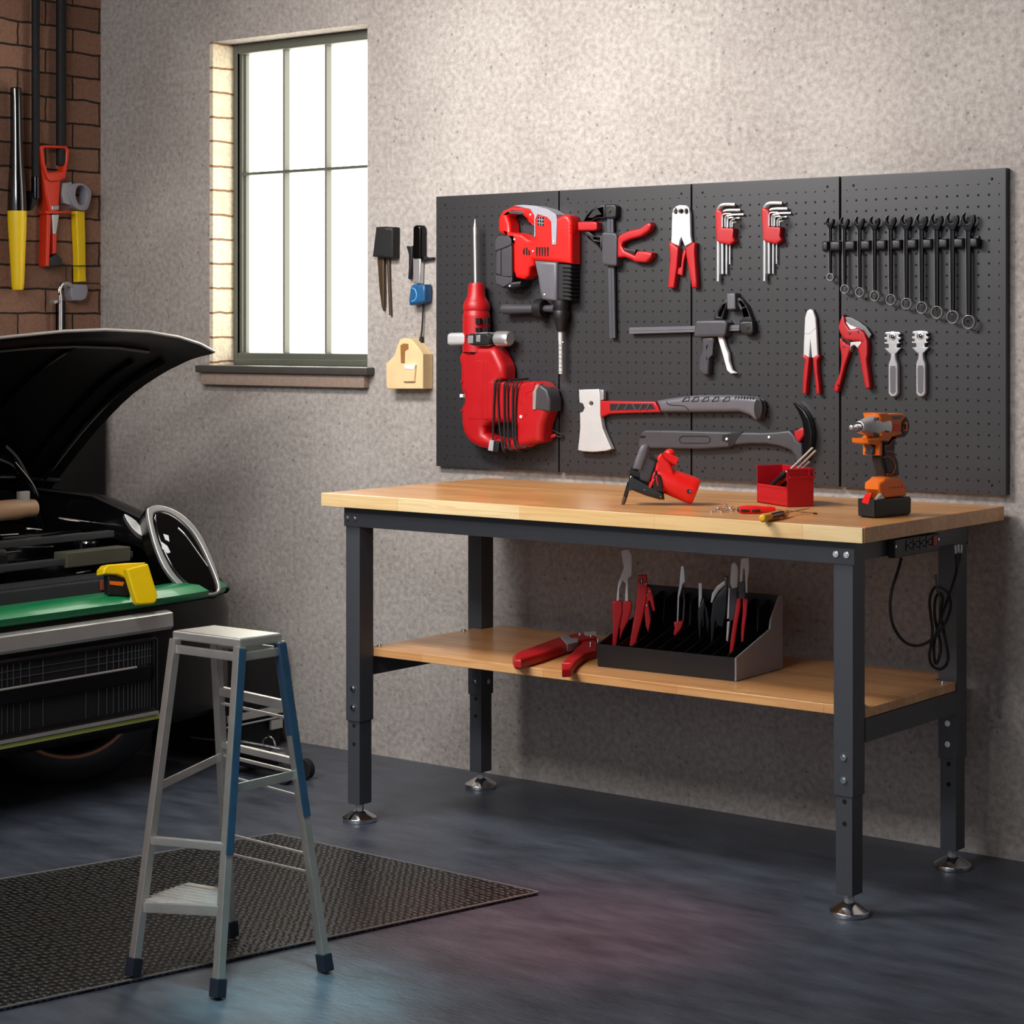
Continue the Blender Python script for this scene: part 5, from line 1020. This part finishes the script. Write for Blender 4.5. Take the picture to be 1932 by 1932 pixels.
# hood: swept from the hinge up to the raised front edge
prof_ = [onY(*c, -.47) for c in ((66, 920), (75, 910), (120, 850), (170, 790), (230, 730), (300, 683), (345, 667), (389, 662))]
crown = [(-.43, 0, 1.0), (-.50, .028, 1.0), (-.60, .052, .99), (-.74, .070, .97), (-.93, .077, .95), (-1.1, .072, .95), (-1.32, .055, .95), (-1.55, .035, .95), (-1.8, 0, .95), (-1.95, -.02, .96)]
G, G2 = [], []
hp = catmull(prof_, 3, False); n_ = len(hp)
for i, p in enumerate(hp):
    s = i / (n_ - 1); tn = (hp[min(i + 1, n_ - 1)] - hp[max(i - 1, 0)]).normalized(); nn = V((-tn.z, 0, tn.x))
    r, r2 = [], []
    for y_, cz, k in crown:
        p2 = p - tn * (1 - k) * .5 * max(0, s - .6) if False else p
        q = V((p2.x, y_, p2.z)) + V((nn.x * .3, 0, max(nn.z, .8))) * cz * (.35 + .65 * s)
        r.append(q); r2.append(q - nn * (.008 + .022 * min(1, (n_ - 1 - i) / 5) * min(1, i / 2)))
    G.append(r); G2.append(r2)
mb = MB(); mb.grid(G); mb.grid(G2)
for ed in (0, -1):
    mb.grid([G[ed], G2[ed]]); mb.grid([[r[ed] for r in G], [r[ed] for r in G2]])
hood = mb.build('hood', 'carblack', car, 45)
mb = MB()
mb.tube([r[1] + (r2[1] - r[1]) * 1.25 for r, r2 in zip(G, G2)][:-5], .010, 1, 8); mb.tube([r[2] + (r2[2] - r[2]) * 1.2 for r, r2 in zip(G, G2)][1:-6], .008, 1, 8)
for j in (4, 6): mb.tube([r[j] + (r2[j] - r[j]) * 1.2 for r, r2 in zip(G, G2)][1:-4], .01, 1, 8)
mb.tube([a + (b - a) * 1.2 for a, b in zip(G[-5][2:], G2[-5][2:])], .008, 1, 8); mb.tube([a + (b - a) * 1.2 for a, b in zip(G[4], G2[4])], .01, 1, 8)
mb.build('hood_frame', 'blackg', hood)
mb = MB(); mb.tube([p + V((.0, 0, -.003)) for p in G[-1]], .0055, 1, 8); mb.build('hood_edge_highlight', 'silver', hood)  # silver tube stands for light reflected in the gloss paint along this edge
def arm(q, x, r, mat='blackg'): MB().tube([onX(u, v, x) for u, v in q], r, 4, 12).build('hood_hinge', mat, car)
arm([(6, 842), (26, 862), (42, 890), (56, 925), (66, 960), (78, 1000), (100, 1030)], -6.0, .016); arm([(-20, 862), (20, 878), (40, 905), (52, 935), (60, 950)], -6.1, .012); arm([(28, 872), (48, 896), (62, 915), (72, 938)], -5.98, .004, 'chrome')
# wheels
def wheel(cx, cy, ang):
    w = V((cos(ang), sin(ang), 0)); r = .315; o = V((cx, cy, r))
    tb = MB(); tb.lathe(o - w * .095, w, [(0, .21), (.0, .25), (.012, .292), (.035, .312), (.06, .315), (.13, .315), (.155, .312), (.178, .292), (.19, .25), (.186, .22), (.17, .205)], 48); ty = tb.build('wheel', M.setdefault('tyre', pm('tyre_rubber', (44, 44, 47), .55, bump=.2)), car)
    MB().lathe(o - w * .08, w, [(0, .20), (.15, .205), (.172, .21), (.176, .20), (.16, .18), (.12, .12), (.125, .05), (.13, .0)], 40).build('rim', 'blackchrome', ty)
    rr = MB(); ux_ = V((-w.y, w.x, 0)); rr.tube([o + w * .094 + (ux_ * cos(2 * pi * i / 60) + V((0, 0, 1)) * sin(2 * pi * i / 60)) * .222 for i in range(60)], .008, 1, 6, True); rr.build('rim_edge', 'copper', ty)
p = onZ(130, 1474, 0); wheel(p.x - .02, p.y + .02, YAW - pi / 2 + .25); wheel(p.x, YC - HW + .18, -.9)
# yellow case on the nose
t_p = onX(262, 1100, -5.2)
t = thing('yellow_case', 'bright yellow wedge-shaped case resting on the green nose of the car', 'case', (-5.26, t_p.y, z_gr1 + .0))
NP_ = Pl(onX(268, 1100, -5.055), (.96, -.2, .18))
MB().slab(NP_, [(239, 1074), (278, 1063), (281, 1066), (298, 1122), (296, 1134), (291, 1139), (264, 1141), (258, 1136)], -.03, .0, .006, (), ID, 1, 4).build('case_body', 'yellow', t)
NP2 = Pl(onX(220, 1076, -5.12), (.96, -.2, .18))
MB().slab(NP2, [(196, 1074), (204, 1065), (240, 1062), (276, 1061), (250, 1085), (240, 1092), (222, 1084), (196, 1083)], -.05, .0, .006, (), ID, 1, 4).build('case_arm', 'yellow', t)
MB().slab(NP2, [(204, 1085), (240, 1092), (252, 1120), (240, 1125), (206, 1122)], -.045, -.012, .004, (), ID).build('case_pocket', 'black', t)
MB().slab(NP2, [(207, 1096), (235, 1098), (232, 1106), (208, 1103)], -.02, -.010, .001, (), ID).build('case_label', 'orange', t)
# ------------------------------------------------------------------ light
def area(name, loc, tgt, sx, sy, e, c=(1, 1, 1)):
    l = bpy.data.lights.new(name, 'AREA'); l.shape = 'RECTANGLE'; l.size = sx; l.size_y = sy; l.energy = e; l.color = c
    o = bpy.data.objects.new(name, l); COL.objects.link(o); o.location = loc
    o.rotation_euler = (V(tgt) - V(loc)).to_track_quat('-Z', 'Y').to_euler(); return o
area('unseen_overhead_light', (-4.3, -1.9, 2.98), (-3.75, -.1, 1.75), 1.3, .5, 50, (1, .98, .955)).data.spread = radians(118)
area('unseen_overhead_light', (-3.2, -4.4, 2.98), (-3.4, -1.0, .8), 1.6, .8, 96, (.97, .98, 1))
area('unseen_overhead_light', (-5.2, -3.2, 2.98), (-5.7, -1.2, .7), 1.0, .5, 22, (1, .97, .94))  # extra light added to brighten the car and brick wall
def spot(loc, tgt, e, c, deg):
    l = bpy.data.lights.new('added_glow_spot', 'SPOT'); l.energy = e; l.color = c; l.spot_size = radians(deg); l.spot_blend = 1; l.shadow_soft_size = .12
    o = bpy.data.objects.new('added_glow_spot', l); COL.objects.link(o); o.location = loc; o.rotation_euler = (V(tgt) - V(loc)).to_track_quat('-Z', 'Y').to_euler()
q = onZ(1060, 1745, 0); spot((q.x, q.y - .3, 2.95), q, 230, (1, .26, .23), 24)  # added red spot, paints a glow on the floor
q = onZ(560, 1880, 0); spot((q.x + .2, q.y - .2, 2.95), q, 480, (.4, .85, .85), 14)  # added teal spot, stands for the window's reflection on the floor
wd_ = bpy.data.worlds.new('world'); sc.world = wd_; wd_.use_nodes = True
nt = wd_.node_tree; bg = nt.nodes['Background']; sky = nt.nodes.new('ShaderNodeTexSky'); sky.sky_type = 'HOSEK_WILKIE'; sky.turbidity = 4; sky.ground_albedo = .2; sky.sun_direction = (.2, -.6, .7)
mx = nt.nodes.new('ShaderNodeMix'); mx.data_type = 'RGBA'; mx.inputs[0].default_value = .75; mx.inputs[7].default_value = (.55, .56, .6, 1)
nt.links.new(sky.outputs[0], mx.inputs[6]); nt.links.new(mx.outputs[2], bg.inputs[0]); bg.inputs[1].default_value = 1.05
vs = sc.view_settings; vs.view_transform = 'Standard'; vs.look = 'None'; vs.gamma = 1; vs.exposure = .25; vs.use_curve_mapping = False
sc.cycles.max_bounces = 8
